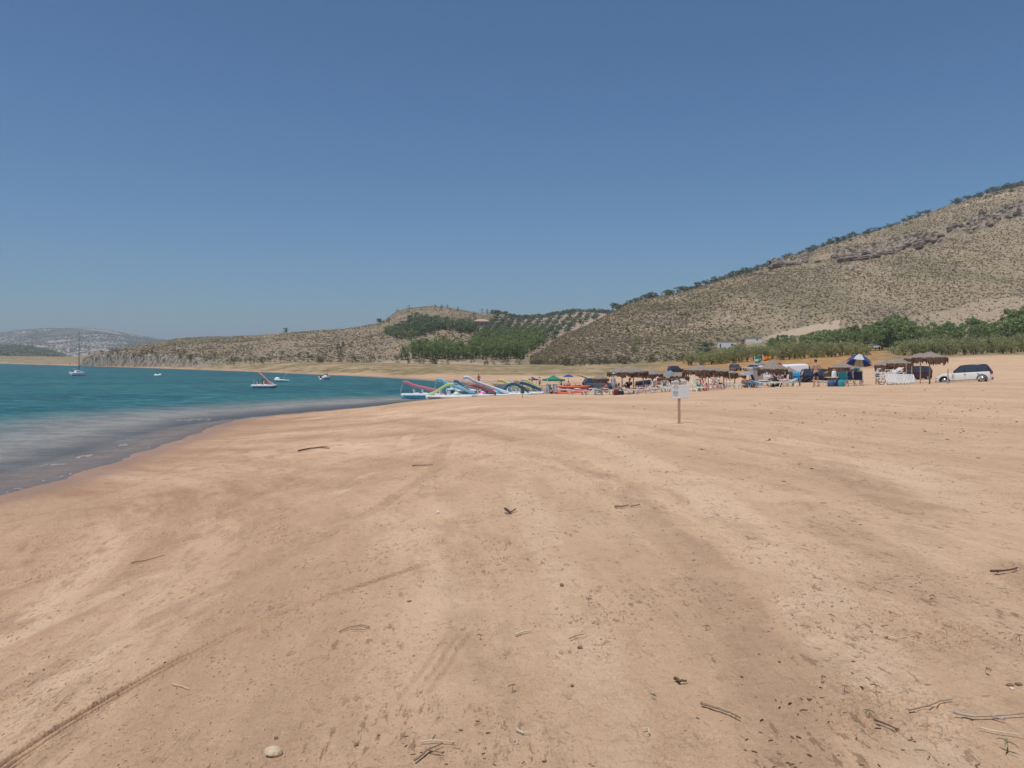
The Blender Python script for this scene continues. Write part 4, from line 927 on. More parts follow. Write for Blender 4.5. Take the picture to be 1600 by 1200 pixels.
def folding(label, loc, rz, cloth, name="folding_chair"):
    e = empty(name, loc, rz, label, "chair", "folding camp chairs")
    for s in (-1, 1):
        MB().tube([(s*.26, -.32, .95), (s*.26, -.12, .42), (s*.26, .30, 0)], .014, 6).build("frame", STEEL, e, True)
        MB().tube([(s*.28, -.30, 0), (s*.28, .22, .42)], .014, 6).build("leg", STEEL, e, True); MB().box(s*.28-.03, s*.28+.03, -.22, .2, .60, .625).build("armrest", STEEL, e)
    MB().sheet([[(-.25+.5*j/3, .24-.36*i/3, .43-.03*i/3) for j in range(4)] for i in range(4)], .01).build("seat", cloth, e)
    MB().sheet([[(-.25+.5*j/3, -.13-.19*i/3, .44+.52*i/3) for j in range(4)] for i in range(4)], .01).build("backrest", cloth, e); return e
TEAL = cm("teal_cloth", (.04, .30, .36), .85); GREENC = cm("green_cloth", (.10, .42, .22), .85); BLUEC = cm("blue_cloth", (.05, .11, .24), .85)
folding("folding chair with dark blue seat, left of the bending person", at(1329, 51.5), -.9, BLUEC)
folding("folding chair with teal seat in front of the seated group", at(1318, 51), -.6, TEAL)
folding("empty folding chair with navy seat under the bending person", at(1341, 51.2), -.5, NAVY)
folding("folding chair by the white table right of the standing man", at(1307, 52), .8, BLUEC)
def table(label, loc, w, h, m):
    e = empty("camping_table", loc, 0, label, "table"); MB().box(-w/2, w/2, -.3, .3, h-.03, h).build("tabletop", m, e, False, .01)
    for s in (-1, 1):
        for t in (-1, 1): MB().tube([(s*w*.42, t*.26, 0), (-s*w*.1+s*w*.42, -t*.2, h-.03)], .014, 6).build("leg", STEEL, e, True)
table("white camping table between the black car and the seated group", at(1301, 51.6), .8, .62, WHITE)
def bag(label, loc, w, h, m, name="beach_bag", cat="bag"):
    e = empty(name, loc, R.uniform(-.4, .4), label, cat); n = 12; rr = []
    for z, k in ((0, .9), (.15, 1.05), (.6, 1.0), (.9, .85), (1, .6)):
        rr.append([(w/2*k*math.cos(2*math.pi*j/n)*(1+.08*math.sin(j*2.3)), w/3*k*math.sin(2*math.pi*j/n), h*z) for j in range(n)])
    MB().loft(rr).build("body", m, e, True); MB().tube([(-w*.25, 0, h*.95), (-w*.18, 0, h*1.25), (w*.18, 0, h*1.25), (w*.25, 0, h*.95)], .012, 5).build("handle", m, e, True); return e
bag("white bag on the camping table by the seated group", (lambda p: (p[0]+.05, p[1], p[2]+.62))(at(1302, 51.6)), .34, .40, WHITE)
bag("dark blue bag on the sand under the camping table", at(1300, 51.3), .5, .38, BLUEC); bag("navy bag on the sand left of the teal folding chair", at(1310, 51), .35, .42, NAVY)
bag("teal cool bag in front of the seated group", at(1314.5, 50.6), .42, .45, TEAL, "cool_bag")
bag("maroon bag beside the woman in the pale blue dress", at(963, 59.5), .42, .45, cm("maroon_cloth", (.12, .03, .035), .85)); bag("black bag on the sand near the person in black", at(969, 59.8), .55, .45, DARK)
bag("dark duffel bag under the sage cushioned lounger", at(1212, 55.6), .8, .22, cm("plum_cloth", (.05, .03, .06), .85), "duffel_bag"); bag("pink towel bundle beside the green bikini lounger", at(1103, 55.6), .35, .5, PINKT, "towel_bundle", "towel")
# the dark stack of chairs behind the left thatch row: a row of single chairs
for k in range(9):
    p = at(994+k*3.3, 84); stool("dark plastic chair in the row behind the left thatched parasols", p, NAVY if k % 3 else DARK, .42, .42, "plastic_chair", True, 2.6+.1*k, "chair", "row of dark chairs behind the left parasols")
for k in range(3):
    p = at(1019+k*3.2, 84.5); stool("white plastic chair standing right of the dark row of chairs", p, WHITE, .42, .46, "plastic_chair", True, .4*k, "chair", "white chairs by the dark row")

# ---------------------------------------------------------------- sign
def sign():
    x, y, z = gp(1061.5, 663.3); e = empty("notice_board", (x, y, z), math.radians(4), "white printed notice on a short wooden stake in the open sand", "sign")
    k = y/F; w = 28.5*k; h = 21.5*k; zb = (663.3-624.2)*k; ox = 1.2*k
    MB().box(-.032, .032, .004, .04, -.15, zb+h*.8).build("stake", mat("raw_pine_stake", (.55, .33, .23), .8, .15, 12), e, False, .004)
    P = mat("white_board", (.90, .90, .88), .5, .03, 3); INK = mat("printed_ink", (.10, .11, .11), .7, .2, 40); INKP = mat("pale_print", (.42, .43, .42), .7, .3, 60)
    b = MB().box(ox-w/2, ox+w/2, -.008, .004, zb, zb+h); b.build("board", P, e, False, .002)
    pg = MB().box(ox-w*.43, ox-w*.06, -.011, -.0085, zb+h*.02, zb+h*.97).build("notice_sheet", mat("paper", (.92, .92, .90), .8, .02, 3), e)
    MB().box(ox+w*-.04, ox+w*.46, -.0105, -.0085, zb+h*.04, zb+h*.96).build("blank_sheet", mat("grey_paper", (.82, .82, .81), .8, .03, 3), e)
    MB().box(ox-w*.475, ox-w*.462, -.011, -.0085, zb, zb+h).build("edge_strip", mat("grey_strip", (.38, .38, .38), .6), e)
    cx, cz, r = ox-w*.235, zb+h*.81, h*.165; b = MB()
    for i in range(28):
        if i % 7 == 6: continue
        a0, a1 = 2*math.pi*i/28, 2*math.pi*(i+1)/28
        b.add([(cx+q*math.cos(a), -.0125, cz+q*math.sin(a)) for a in (a0, a1) for q in (r, r*.80)], [(0, 1, 3, 2)])
    b.add([(cx-r*.42, -.0125, cz-r*.02), (cx+r*.5, -.0125, cz+r*.02), (cx+r*.42, -.0125, cz+r*.25), (cx-r*.35, -.0125, cz+r*.3)], [(0, 1, 2, 3)])
    b.add([(cx-r*.3, -.0125, cz-r*.25), (cx-r*.15, -.0125, cz-r*.25), (cx-r*.15, -.0125, cz), (cx-r*.3, -.0125, cz)], [(0, 1, 2, 3)]); b.build("emblem", INK, e)
    b = MB(); b.box(ox-w*.42, ox-w*.34, -.013, -.0125, cz-h*.03, cz+h*.01); b.box(ox-w*.13, ox-w*.07, -.013, -.0125, cz-h*.03, cz+h*.03)
    for i, (zz, x0, x1) in enumerate([(.55, .41, .12), (.50, .42, .09), (.46, .42, .1), (.42, .42, .10), (.38, .41, .09), (.34, .42, .1), (.30, .42, .16)]): b.box(ox-w*x0, ox-w*x1, -.013, -.0125, zb+h*zz, zb+h*(zz+.016))
    b.build("print_lines", INKP, e)
    b = MB(); b.box(ox-w*.40, ox-w*.10, -.013, -.0125, zb+h*.215, zb+h*.24); b.box(ox-w*.245, ox-w*.215, -.013, -.0125, zb+h*.09, zb+h*.15); b.build("bold_lines", INK, e)
sign()

# ---------------------------------------------------------------- sunshades, gazebos, flags, bin, kiosk
def parasol(label, loc, ztop, w, cols, tilt=(0, 0), n=8, lean=(0, 0), drop=.45):
    H = ztop-loc[2]; e = empty("beach_umbrella", loc, 0, label, "parasol"); top = Vector((lean[0], lean[1], H))
    M = Matrix.Translation(top) @ Matrix.Rotation(tilt[0], 4, 'X') @ Matrix.Rotation(tilt[1], 4, 'Y')
    MB().tube([(0, 0, -.2), tuple(M @ Vector((0, 0, -.02)))], .02, 8).build("pole", STEEL, e, True)
    for k in range(n):
        a0, a1 = 2*math.pi*k/n, 2*math.pi*(k+1)/n; P = []
        for i in range(5):
            t = i/4; r = max(.01, t)*w/2; z = -drop*t**1.6; row = []
            for j in range(4):
                s = j/3; c = Vector((math.cos(a0), math.sin(a0), 0)).lerp(Vector((math.cos(a1), math.sin(a1), 0)), s); row.append(tuple(M @ Vector((c.x*r, c.y*r, z-.02*t*math.sin(math.pi*s)))))
            P.append(row)
        MB().sheet(P, .004).build("panel", cols[k % len(cols)], e)
        MB().tube([tuple(M @ Vector((0, 0, -.03))), tuple(M @ Vector((w/2*.98*math.cos(a0), w/2*.98*math.sin(a0), -drop)))], .007, 4).build("rib", STEEL, e)
    MB().ell(tuple(M @ Vector((0, 0, .03))), (.035, .035, .05), 8, 5).build("finial", STEEL, e, True); return e
NAVYP = cm("royal_blue_canvas", (.035, .07, .24), .8); GREYP = cm("silver_canvas", (.50, .50, .50), .7); WHP = cm("white_canvas", (.85, .85, .86), .7); SLATE = cm("slate_blue_canvas", (.20, .25, .32), .8)
loc = at(1343, 54); parasol("blue and white striped parasol tilted over the bending person", loc, zpix(553.5, 54), 40*54/F, [NAVYP, GREYP, NAVYP, WHP], (math.radians(-14), math.radians(12)), lean=(.02, 0), drop=.62)
loc = at(1048, 80); parasol("slate blue parasol over the thatch left of the sign", loc, zpix(579, 80), 22*80/F, [SLATE], (.1, .15), drop=.5)
loc = at(888, 112); parasol("small dark blue parasol behind the green gazebo", loc, zpix(585, 112), 17*112/F, [NAVYP], drop=.35)
parasol("flat grey-blue parasol over the two people seated left of the kiosk", at(1171, 66), zpix(580.5, 66), 24*66/F, [cm("grey_blue_canvas", (.24, .28, .38), .8)], drop=.30)
def gazebo(label, u, d, w, ytop, yeave, m, legm=STEEL):
    loc = at(u, d); e = empty("gazebo", loc, .25, label, "gazebo"); H = zpix(yeave, d)-loc[2]; T = zpix(ytop, d)-loc[2]; h = w/2
    P = [(-h, -h, H), (h, -h, H), (h, h, H), (-h, h, H), (0, 0, T)]; b = MB()
    for i in range(4):
        a, c = Vector(P[i]), Vector(P[(i+1) % 4]); t = Vector(P[4]); g_ = []
        for r in range(5): s = r/4; g_.append([tuple((a.lerp(c, q/4)).lerp(t, s)-Vector((0, 0, .12*math.sin(math.pi*s)))) for q in range(5)])
        b.sheet(g_, .005)
        b.sheet([[tuple(a.lerp(c, q/6)-Vector((0, 0, .18*r+.03*(q % 2)*r))) for q in range(7)] for r in range(2)], .004)
    b.build("canopy", m, e)
    for i in range(4): MB().tube([(P[i][0], P[i][1], 0), (P[i][0], P[i][1], H)], .022, 6).build("leg", legm, e, True)
    return e, loc
gazebo("green gazebo with patterned towels behind the orange kayaks", 865, 92, 2.15, 586, 592.5, cm("green_canvas", (.03, .24, .14), .8))
gazebo("small purple gazebo behind the slide boats", 833.5, 118, 1.25, 589, 592, cm("purple_canvas", (.10, .08, .22), .8))
TOW = cm("pale_patterned_towel", (.55, .62, .66), .9, .6)
for k, (u, lb) in enumerate([(857, "left patterned towel hanging in the green gazebo"), (868, "right patterned towel hanging in the green gazebo")]):
    p = at(u, 91); o = MB().sheet([[(-.3+.6*j/5, .05*math.sin(j*1.9), 1.25-1.05*i/4) for j in range(6)] for i in range(5)], .008).build("hanging_towel", TOW); o.location = p; tag(o, lb, "towel")
p = at(1218, 60.5); o = MB().sheet([[(-.12+.25*j/4+.05*i, .04*math.sin(j*2), 1.75-.8*i/4) for j in range(5)] for i in range(5)], .01).build("hanging_towel", REDC); o.location = p; tag(o, "red cloth hanging under the flagged thatched parasol", "towel")
p = at(974.5, 62.6); o = MB().sheet([[(-.2+.4*j/4, .04*math.sin(j*2), 1.62-.42*i/4) for j in range(5)] for i in range(4)], .01).build("hanging_towel", cm("rust_cloth", (.16, .035, .035), .9)); o.location = p; tag(o, "dark red cloth hanging from the leftmost wide thatch", "towel")
p = at(1088, 60.5); o = MB().sheet([[(-.2+.4*j/4, .04*math.sin(j*2), 1.62-.42*i/4) for j in range(5)] for i in range(4)], .01).build("hanging_towel", cm("plum_towel", (.09, .06, .10), .9)); o.location = p; tag(o, "plum towel hanging over the woman in the green bikini", "towel")
def flag(label, u, ytop, d, wpx, hpx, cols):
    loc = at(u, d); e = empty("flag", loc, 0, label, "flag"); zt = zpix(ytop, d)-loc[2]; k = d/F
    MB().tube([(0, 0, -.2), (0, 0, zt+.08)], .018, 6).build("pole", STEEL, e, True); w, h = wpx*k, hpx*k; b = MB(); mi = []; N, Mr = 12, len(cols)*3
    def pt(i, j): t = i/N; return (w*t*.97, .05*math.sin(t*7+j*.25)*t, zt-h*j/Mr-.05*math.sin(t*5)*t+h*.10*t)
    for j in range(Mr):
        for i in range(N):
            b.add([pt(i, j), pt(i+1, j), pt(i+1, j+1), pt(i, j+1)], [(0, 1, 2, 3)]); mi.append(j*len(cols)//Mr)
    cs = []; 
    for c in cols:
        if c not in cs: cs.append(c)
    b.build("flag_cloth", None, e, True, ms=cs, mi=[cs.index(cols[q]) for q in mi]); return e, zt, w, h
FG = cm("flag_green", (.03, .28, .19), .8); FW = cm("flag_white", (.72, .78, .74), .8); FR = cm("flag_red", (.62, .05, .03), .8); FY = cm("flag_yellow", (.85, .52, .03), .8)
e, zt, w, h = flag("green and white striped flag flying above the kiosk", 1179.3, 558.5, 62, 10.5, 9, [FG, FW, FG]); MB().box(w*.42, w*.58, -.075, -.065, zt-h*.62, zt-h*.38).build("emblem", cm("emblem_green", (.35, .5, .4), .8), e)
e, zt, w, h = flag("red and yellow striped flag with a crest above the large thatch", 1192, 555.5, 63, 11.5, 8.5, [FR, FY, FY, FR]); MB().ell((w*.34, -.06, zt-h*.46), (w*.10, .012, h*.14), 8, 6).build("crest", cm("crest_red", (.5, .16, .06), .8), e, True)
def litter_bin():
    u, d = 815, 66; x, y, z = gp(816.3, 622.5); e = empty("litter_bin", (x, y, z), 0, "green litter sack holder on a thin post in front of the slide boats", "bin"); k = y/F
    MB().tube([(0, 0, -.1), (0, 0, 22*k)], .014, 6).build("post", DARK, e, True); r = 3.1*k
    MB().lathe([(r*.9, 7.2*k), (r, 8*k), (r, 15.5*k), (r*1.04, 16*k)], 16).build("sack", cm("olive_green_sack", (.09, .16, .09), .6), e, True)
    MB().lathe([(r*1.08, 16*k), (r*1.08, 17.2*k), (r*.5, 18*k)], 16).build("lid", cm("dark_green_lid", (.03, .05, .04), .6), e, True); MB().tube([(-r*.2, 0, 18*k), (-r*.2, 0, 20.4*k), (r*.4, 0, 20.4*k)], .03, 5).build("handle", DARK, e)
litter_bin()
def kiosk():
    d = 64; loc = at(1186.5, d); k = d/F; e = empty("kiosk", loc, math.radians(-4), "narrow grey kiosk cabin with a dark window, left of the large thatch", "kiosk"); w = 10.5*k; H = zpix(574.5, d)-loc[2]; G1 = mat("kiosk_grey", (.40, .38, .36), .6, .08, 3)
    MB().box(-w/2, w/2, 0, 1.1, 0, H).build("wall", G1, e, False, .02); MB().box(-w/2-.05, w/2+.05, -.06, 1.16, H, H+.06).build("roof", mat("kiosk_roof", (.45, .52, .60), .5), e, False, .01)
    f = MB().box(-w*.30, w*.12, -.012, -.002, H*.60, H*.93).build("window", mat("kiosk_frame", (.2, .19, .2), .5), e); MB().box(-w*.27, w*.09, -.018, -.013, H*.62, H*.91).build("pane", GLASS, f)
    MB().box(-w*.33, -w*.315, -.008, -.002, .05, H*.58).build("door_seam", DARK, e)
kiosk()
# ---------------------------------------------------------------- cars
def car(label, loc, rz, col, L=4.3, W=1.78, H=1.55, kind="mpv", roofcol=None, tilt=(0, 0), hatch_open=False, sunstrip=False, name="parked_car", cat="car"):
    """x forward; loc on the ground under the middle"""
    e = empty(name, loc, rz, label, cat, None, tilt); h2 = L/2; w = W/2; gc = .20
    belt = H*.60; wr = H*.205
    P = {"mpv": dict(ws=(.40, .06), rear=(-.96, -.80), hood=(.58, .47)), "suv": dict(ws=(.42, .22), rear=(-.98, -.86), hood=(.60, .57)), "wagon": dict(ws=(.40, .08), rear=(-.97, -.82), hood=(.58, .52))}[kind]
    st = [(-1, .55, .40), (-.985, .80, .26), (-.93, .97, belt/H), (-.6, 1, belt/H), (.2, 1, belt/H), (P['ws'][0], .99, belt/H), (.72, .96, P['hood'][0]), (.88, .90, P['hood'][1]), (.97, .80, P['hood'][1]-.06), (1.0, .70, .30)]
    rings = []
    for x, wf, zt in st:
        X = x*h2; ww = w*wf; z1 = zt*H; zb = gc+(.06 if abs(x) > .95 else 0)
        rings.append([(X, -ww*.90, zb), (X, -ww, zb+.12), (X, -ww, (zb+z1)*.55), (X, -ww*.965, z1-.04), (X, -ww*.86, z1), (X, ww*.86, z1), (X, ww*.965, z1-.04), (X, ww, (zb+z1)*.55), (X, ww, zb+.12), (X, ww*.90, zb)])
    MB().loft(rings).build("body", col, e, True, .02)
    wb, wt = P['ws']; rb, rt = P['rear']; zt = H-.05
    gx = [(rb, belt-.02, .90), (rt, zt, .76), (wt, zt, .76), (wb, belt-.02, .90)]
    def ringg(s): return [(gx[0][0]*h2, s*w*gx[0][2], gx[0][1]), (gx[1][0]*h2, s*w*gx[1][2], gx[1][1]), (gx[2][0]*h2, s*w*gx[2][2], gx[2][1]), (gx[3][0]*h2, s*w*gx[3][2], gx[3][1])]
    MB().loft([ringg(-1), ringg(1)]).build("window", GLASS, e, False, .015)
    rc = roofcol or col; n = 6; top = []
    for i in range(n+1):
        t = i/n; x = (rt+(wt-rt)*t)*h2; zc = zt-.01+.05*math.sin(math.pi*t)**.6; top.append([(x, -w*.78, zt-.025), (x, -w*.60, zc+.02), (x, w*.60, zc+.02), (x, w*.78, zt-.025)])
    MB().loft(top).build("roof", rc, e, True)
    for s in (-1, 1):
        for a, b, r in ((gx[3], gx[2], .028), (gx[0], gx[1], .04)): MB().tube([(a[0]*h2, s*w*(a[2]+.005), a[1]), (b[0]*h2, s*w*(b[2]+.01), b[1])], r, 6).build("pillar", rc, e, True)
        for q in (-.06, -.50): MB().tube([(q*h2, s*w*.912, belt-.02), (q*h2-.03, s*w*.775, zt-.02)], .022, 5).build("door_pillar", DARK, e, True)
        for q in (.02, -.44): MB().box(q*h2-.28, q*h2-.12, s*w*.985-.012, s*w*.985+.022, belt-.17, belt-.145).build("door_handle", rc if roofcol else col, e, False, .004)
        b = MB()
        for q in (.30, -.08, -.52): b.box(q*h2-.006, q*h2+.006, s*w-.004, s*w+.003, gc+.16, belt-.07)
        b.build("door_seam", DARK, e)
        MB().ell((P['ws'][0]*h2-.10, s*(w+.09), belt+.04), (.07, .09, .07), 8, 6).build("wing_mirror", col, e, True)
        for q in (.66, -.66):
            x = q*h2; wh = MB().lathe([(wr*.62, -.10), (wr, -.09), (wr, .08), (wr*.62, .10)], 22, (x, s*(w-.10), wr), 'y'); t = wh.build("wheel", RUBBER, e, True)
            MB().lathe([(wr*.66, -.012), (wr*.62, .02), (wr*.15, .03), (.01, .05)], 18, (x, s*(w-.10)+s*.085, wr), 'y', False).build("rim", mat("alloy", (.45, .45, .47), .35, .05, 3, .7), t, True)
            b = MB()
            for k in range(5): a = 2*math.pi*k/5; b.tube([(x, s*(w+.012), wr), (x+wr*.6*math.cos(a), s*(w+.008), wr+wr*.6*math.sin(a))], .022, 4)
            b.build("spokes", mat("dark_alloy", (.10, .10, .11), .4), t)
            A = [(x+wr*1.16*math.cos(math.pi*k/12), s*(w+.004), wr+wr*1.16*math.sin(math.pi*k/12)) for k in range(13)]; MB().tube(A, .045, 6).build("wheel_arch", DARK, e, True)
        MB().ell((h2*.93, s*w*.70, H*P['hood'][1]-.10), (.10, .17, .07), 10, 6).build("headlight", mat("headlight_glass", (.75, .77, .78), .1, .03), e, True)
        MB().ell((-h2*.965, s*w*.80, belt-.10), (.07, .09, .15), 8, 6).build("tail_light", mat("tail_light_red", (.35, .02, .02), .2, .05), e, True)
    MB().box(h2*.965, h2*1.008, -w*.42, w*.42, .38, .56).build("grille", DARK, e, False, .01); MB().box(h2*.97, h2*1.012, -w*.72, w*.72, .20, .32).build("bumper", DARK, e, False, .02)
    MB().box(-h2*1.008, -h2*.97, -w*.75, w*.75, .24, .40).build("bumper", DARK, e, False, .02); MB().box(h2*1.009, h2*1.016, -.26, .26, .36, .46).build("number_plate", mat("plate", (.7, .7, .68), .5), e)
    for s in (-1, 1): MB().box(-.50*h2, .50*h2, s*(w-.01), s*(w+.006), .30, .335).build("sill_strip", DARK if roofcol else col, e)
    if hatch_open: MB().sheet([[(rt*h2-.02-1.0*i/3, -w*.72+w*1.44*j/3, zt+.04+.34*i/3-.10*(i == 3)) for j in range(4)] for i in range(4)], .05).build("tailgate", DARK, e, True)
    if sunstrip: MB().box((wt+wb)/2*h2-.16, (wt+wb)/2*h2-.02, -w*.86, -w*.84, belt+.10, zt-.12).build("reflection_sticker", WHITE, e)
    return e
def paint(n, c, r=.25): return mat(n, c, r, .03, 2, 0, .6)
WPAINT = paint("white_car_paint", (.80, .80, .76)); BLKP = paint("black_car_paint", (.015, .017, .024), .2); MARP = paint("maroon_car_paint", (.055, .022, .030), .3)
def cloc(u, d, dz=0): p = at(u, d); return (p[0], p[1], p[2]+dz)
car("white car with a dark roof parked alone at the right edge of the beach", cloc(1507, 64.5, -.10), math.pi-.60, WPAINT, 4.0, 1.80, 1.52, "mpv", paint("dark_roof_paint", (.03, .035, .06)), (0, math.radians(4.0)))
car("maroon estate car parked behind the rightmost parasol posts", cloc(1428, 84, -.05), math.pi+.12, MARP, 3.2, 1.7, 1.5, "suv")
car("black off-road car with silver wheels beside the white van", cloc(1284, 70, -.22), -.18, BLKP, 3.5, 1.6, 1.42, "suv")
car("slate blue estate car with its tailgate raised, left of the thatch row", cloc(938, 92, 0), .10, paint("slate_blue_paint", (.10, .135, .18)), 4.0, 1.65, 1.40, "wagon", None, (0, 0), True)
for u, d, rz, c, L, H, lb in [(1149, 178, .9, (.20, .19, .20), 3.6, 1.6, "grey car parked on the dry field left of the white one"), (1174, 176, 2.5, (.62, .62, .62), 3.8, 1.4, "silver-white hatchback parked on the dry field left of the flags"),
                      (1190, 172, 2.9, (.35, .42, .50), 3.6, 1.4, "pale blue car parked just behind the kiosk roof"), (1056.5, 176, .2, (.03, .045, .09), 3.6, 1.5, "dark blue car far behind the slate blue parasol")]:
    z = zpix({1149: 583, 1174: 582.5, 1190: 580, 1056.5: 586}[u], d); car(lb, ((u-800)/F*d, d, max(z, G((u-800)/F*d, d)-.05)), rz, paint("paint_%d" % int(u), c), L, 1.6, H, "suv" if u == 1149 else "wagon")
z = zpix(544.5, 262); car("white car half hidden in the shade under the pines at the track's end", ((1366-800)/F*262, 262, z), .3, WPAINT, 4.0, 1.7, 1.45, "wagon")
def van():
    d = 76; loc = at(1234, d); e = empty("white_van", (loc[0], loc[1]+.6, loc[2]-.05), math.radians(7), "long white panel van parked behind the large thatch and the black car", "van", None, (0, math.radians(-2))); L, W, H = 5.0, 1.9, 1.72
    rings = []
    for x, z0, z1, wf in ((-1, .5, H*.92, .86), (-.985, .34, H, .95), (.55, .34, H*1.02, .97), (.66, .34, H*.98, .97), (.80, .34, H*.66, .95), (.97, .36, H*.50, .88), (1, .42, H*.38, .8)):
        X = x*L/2; w = W/2*wf; rings.append([(X, -w*.95, z0), (X, -w, z0+.15), (X, -w, z1-.12), (X, -w*.88, z1), (X, w*.88, z1), (X, w, z1-.12), (X, w, z0+.15), (X, w*.95, z0)])
    MB().loft(rings).build("body", mat("white_van_paint", (.86, .87, .88), .3, .02, 2), e, True, .03)
    for s in (-1, 1):
        MB().box(-L*.47, L*.30, s*W*.488-.01, s*W*.488+.012, H*.56, H*.585).build("side_moulding", mat("grey_moulding", (.30, .31, .33), .6), e); MB().box(-L*.47, L*.42, s*W*.485-.01, s*W*.485+.015, .36, .50).build("sill", DARK, e)
        MB().box(L*.29, L*.37, s*W*.478-.01, s*W*.478+.012, H*.58, H*.88).build("cab_window", GLASS, e)
        for x in (-.31, .34):
            t = MB().lathe([(.2, -.1), (.32, -.1), (.32, .1), (.2, .1)], 20, (x*L, s*(W/2-.13), .32), 'y').build("wheel", RUBBER, e, True); MB().lathe([(.2, 0), (.05, .04)], 16, (x*L, s*(W/2-.03), .32), 'y').build("rim", STEEL, t, True)
        MB().box(-L*.503, -L*.49, s*W*.40-.06, s*W*.40+.06, .7, 1.1).build("tail_light", mat("tail_light_red", (.35, .02, .02), .2), e); MB().ell((L*.30, s*(W/2+.1), H*.62), (.06, .09, .13), 8, 6).build("wing_mirror", DARK, e, True)
    MB().sheet([[(L/2*(.67+.125*i/2), -W*.42+W*.84*j/3, H*(.965-.30*i/2)+.01) for j in range(4)] for i in range(3)], .01).build("windscreen", GLASS, e)
van()

# ---------------------------------------------------------------- pedal boats, boats, kayaks
SEAT = mat("white_gelcoat", (.82, .83, .83), .3, .04, 3)
def slide_strip(pts, wd, side, th=.07):
    rows = []
    for p in pts: rows.append([(p[0], p[1]-wd, p[2]+side), (p[0], p[1]-wd*.8, p[2]+.04), (p[0], p[1], p[2]), (p[0], p[1]+wd*.8, p[2]+.04), (p[0], p[1]+wd, p[2]+side)])
    return MB().sheet(rows, th)
def pedalo(label, loc, rz, stripe, slide=None, hull=None, L=4.1, dome=None, keel=None, seats=True, ladder=True, group="pedal boats"):
    """slide: dict(col, pts=[(x,z)..] along the boat, w)"""
    e = empty("pedal_boat", loc, rz, label, "pedal boat", group); W = 1.7; hull = hull or SEAT; n = 10
    for s in (-1, 1):
        rings = []
        for i in range(n+1):
            t = i/n*2-1; x = t*L/2; k = max(.05, 1-abs(t)**4*.75) if t < 0 else max(.05, 1-t**3*.8); rise = .20*max(0, t)**3
            rings.append([(x, s*.55-.24*k, .42), (x, s*.55-.22*k, .18+rise), (x, s*.55-.10*k, .0+rise*1.5), (x, s*.55+.10*k, .0+rise*1.5), (x, s*.55+.22*k, .18+rise), (x, s*.55+.24*k, .42)])
        MB().loft(rings).build("float", keel or stripe, e, True)
    dk = MB(); rings = []
    for i in range(n+1):
        t = i/n*2-1; x = t*L/2*1.02; k = 1-abs(t)**6*.35; rings.append([(x, -W/2*k, .38), (x, -W/2*k, .52), (x, -W/2*.9*k, .58), (x, W/2*.9*k, .58), (x, W/2*k, .52), (x, W/2*k, .38)])
    dk.loft(rings).build("deck", hull, e, False, .01)
    for s in (-1, 1): MB().box(-L*.45, L*.42, s*W/2*.985-.012, s*W/2*.985+.014, .37, .41).build("rubbing_strip", stripe, e)
    MB().box(-L*.44, L*.40, -W*.25, W*.25, .30, .40).build("well", DARK, e)
    if seats:
        for x in (-.55, .35):
            for s in (-1, 1):
                st = MB().box(x-.22, x+.22, s*.42-.23, s*.42+.23, .52, .66).build("seat", hull, e, False, .05); M = Matrix.Translation((x-.25, s*.42, .62)) @ Matrix.Rotation(-.25, 4, 'Y'); MB().box(-.05, .05, -.22, .22, 0, .42, M).build("backrest", hull, st, False, .04)
    if dome: MB().lathe([(.40, -.16), (.40, .16), (.32, .2)], 22, (L*.16, -.1, .54), 'y').xf(Matrix.Identity(4)).build("paddle_cover", dome, e, True)
    if slide:
        P = slide['pts']; sp = []
        for i in range(len(P)-1):
            for q in range(4):
                t = q/4; a = P[max(i-1, 0)]; b = P[i]; c = P[i+1]; d = P[min(i+2, len(P)-1)]
                f = lambda k: .5*((2*b[k])+(-a[k]+c[k])*t+(2*a[k]-5*b[k]+4*c[k]-d[k])*t*t+(-a[k]+3*b[k]-3*c[k]+d[k])*t**3); sp.append((f(0), slide.get('y', 0), f(1)))
        sp.append((P[-1][0], slide.get('y', 0), P[-1][1])); slide_strip(sp, slide.get('w', .34), .26).build("slide", slide['col'], e, True)
        if ladder:
            x0 = P[0][0]; z0 = P[0][1]; lx = x0-.05; lean = slide.get('lean', -.25)
            for s in (-1, 1): MB().tube([(lx+lean, slide.get('y', 0)+s*.2, .5), (lx, slide.get('y', 0)+s*.2, z0+.1), (lx+.05, slide.get('y', 0)+s*.22, z0+.26), (lx+.45, slide.get('y', 0)+s*.24, z0+.24), (lx+.5, slide.get('y', 0)+s*.24, z0+.1)], .022, 6).build("handrail", STEEL if not slide.get('rail') else slide['rail'], e, True)
            for k in range(5): z = .62+(z0-.6)*k/5; t = (z-.5)/(z0-.4); MB().box(lx+lean*(1-t)-.06, lx+lean*(1-t)+.06, slide.get('y', 0)-.2, slide.get('y', 0)+.2, z, z+.03).build("rung", SEAT, e)
    return e
def pc(n, c): return mat(n, c, .35, .06, 4)
REDS = pc("red_slide", (.64, .22, .26)); LIME = pc("lime_slide", (.55, .80, .36)); SKYB = pc("sky_blue_slide", (.25, .60, .76)); TEALB = pc("teal_blue_hull", (.10, .42, .60)); NAVS = pc("navy_slide", (.03, .12, .24)); YEL = pc("yellow_slide", (.85, .80, .30)); ORA = pc("orange_slide", (.85, .45, .12))
MARN = pc("maroon_hull", (.36, .13, .13)); SAGE = pc("sage_hull", (.36, .46, .34)); PINK = pc("pink_cover", (.70, .22, .42)); TAN = pc("tan_hull", (.42, .33, .27)); WSL = pc("white_slide", (.80, .80, .85)); GRN = pc("green_slide", (.12, .36, .20)); SGD = pc("pale_sage_cover", (.50, .60, .48)); NAVH = pc("navy_hull", (.02, .045, .12)); BLH = pc("mid_blue_hull", (.05, .20, .38))
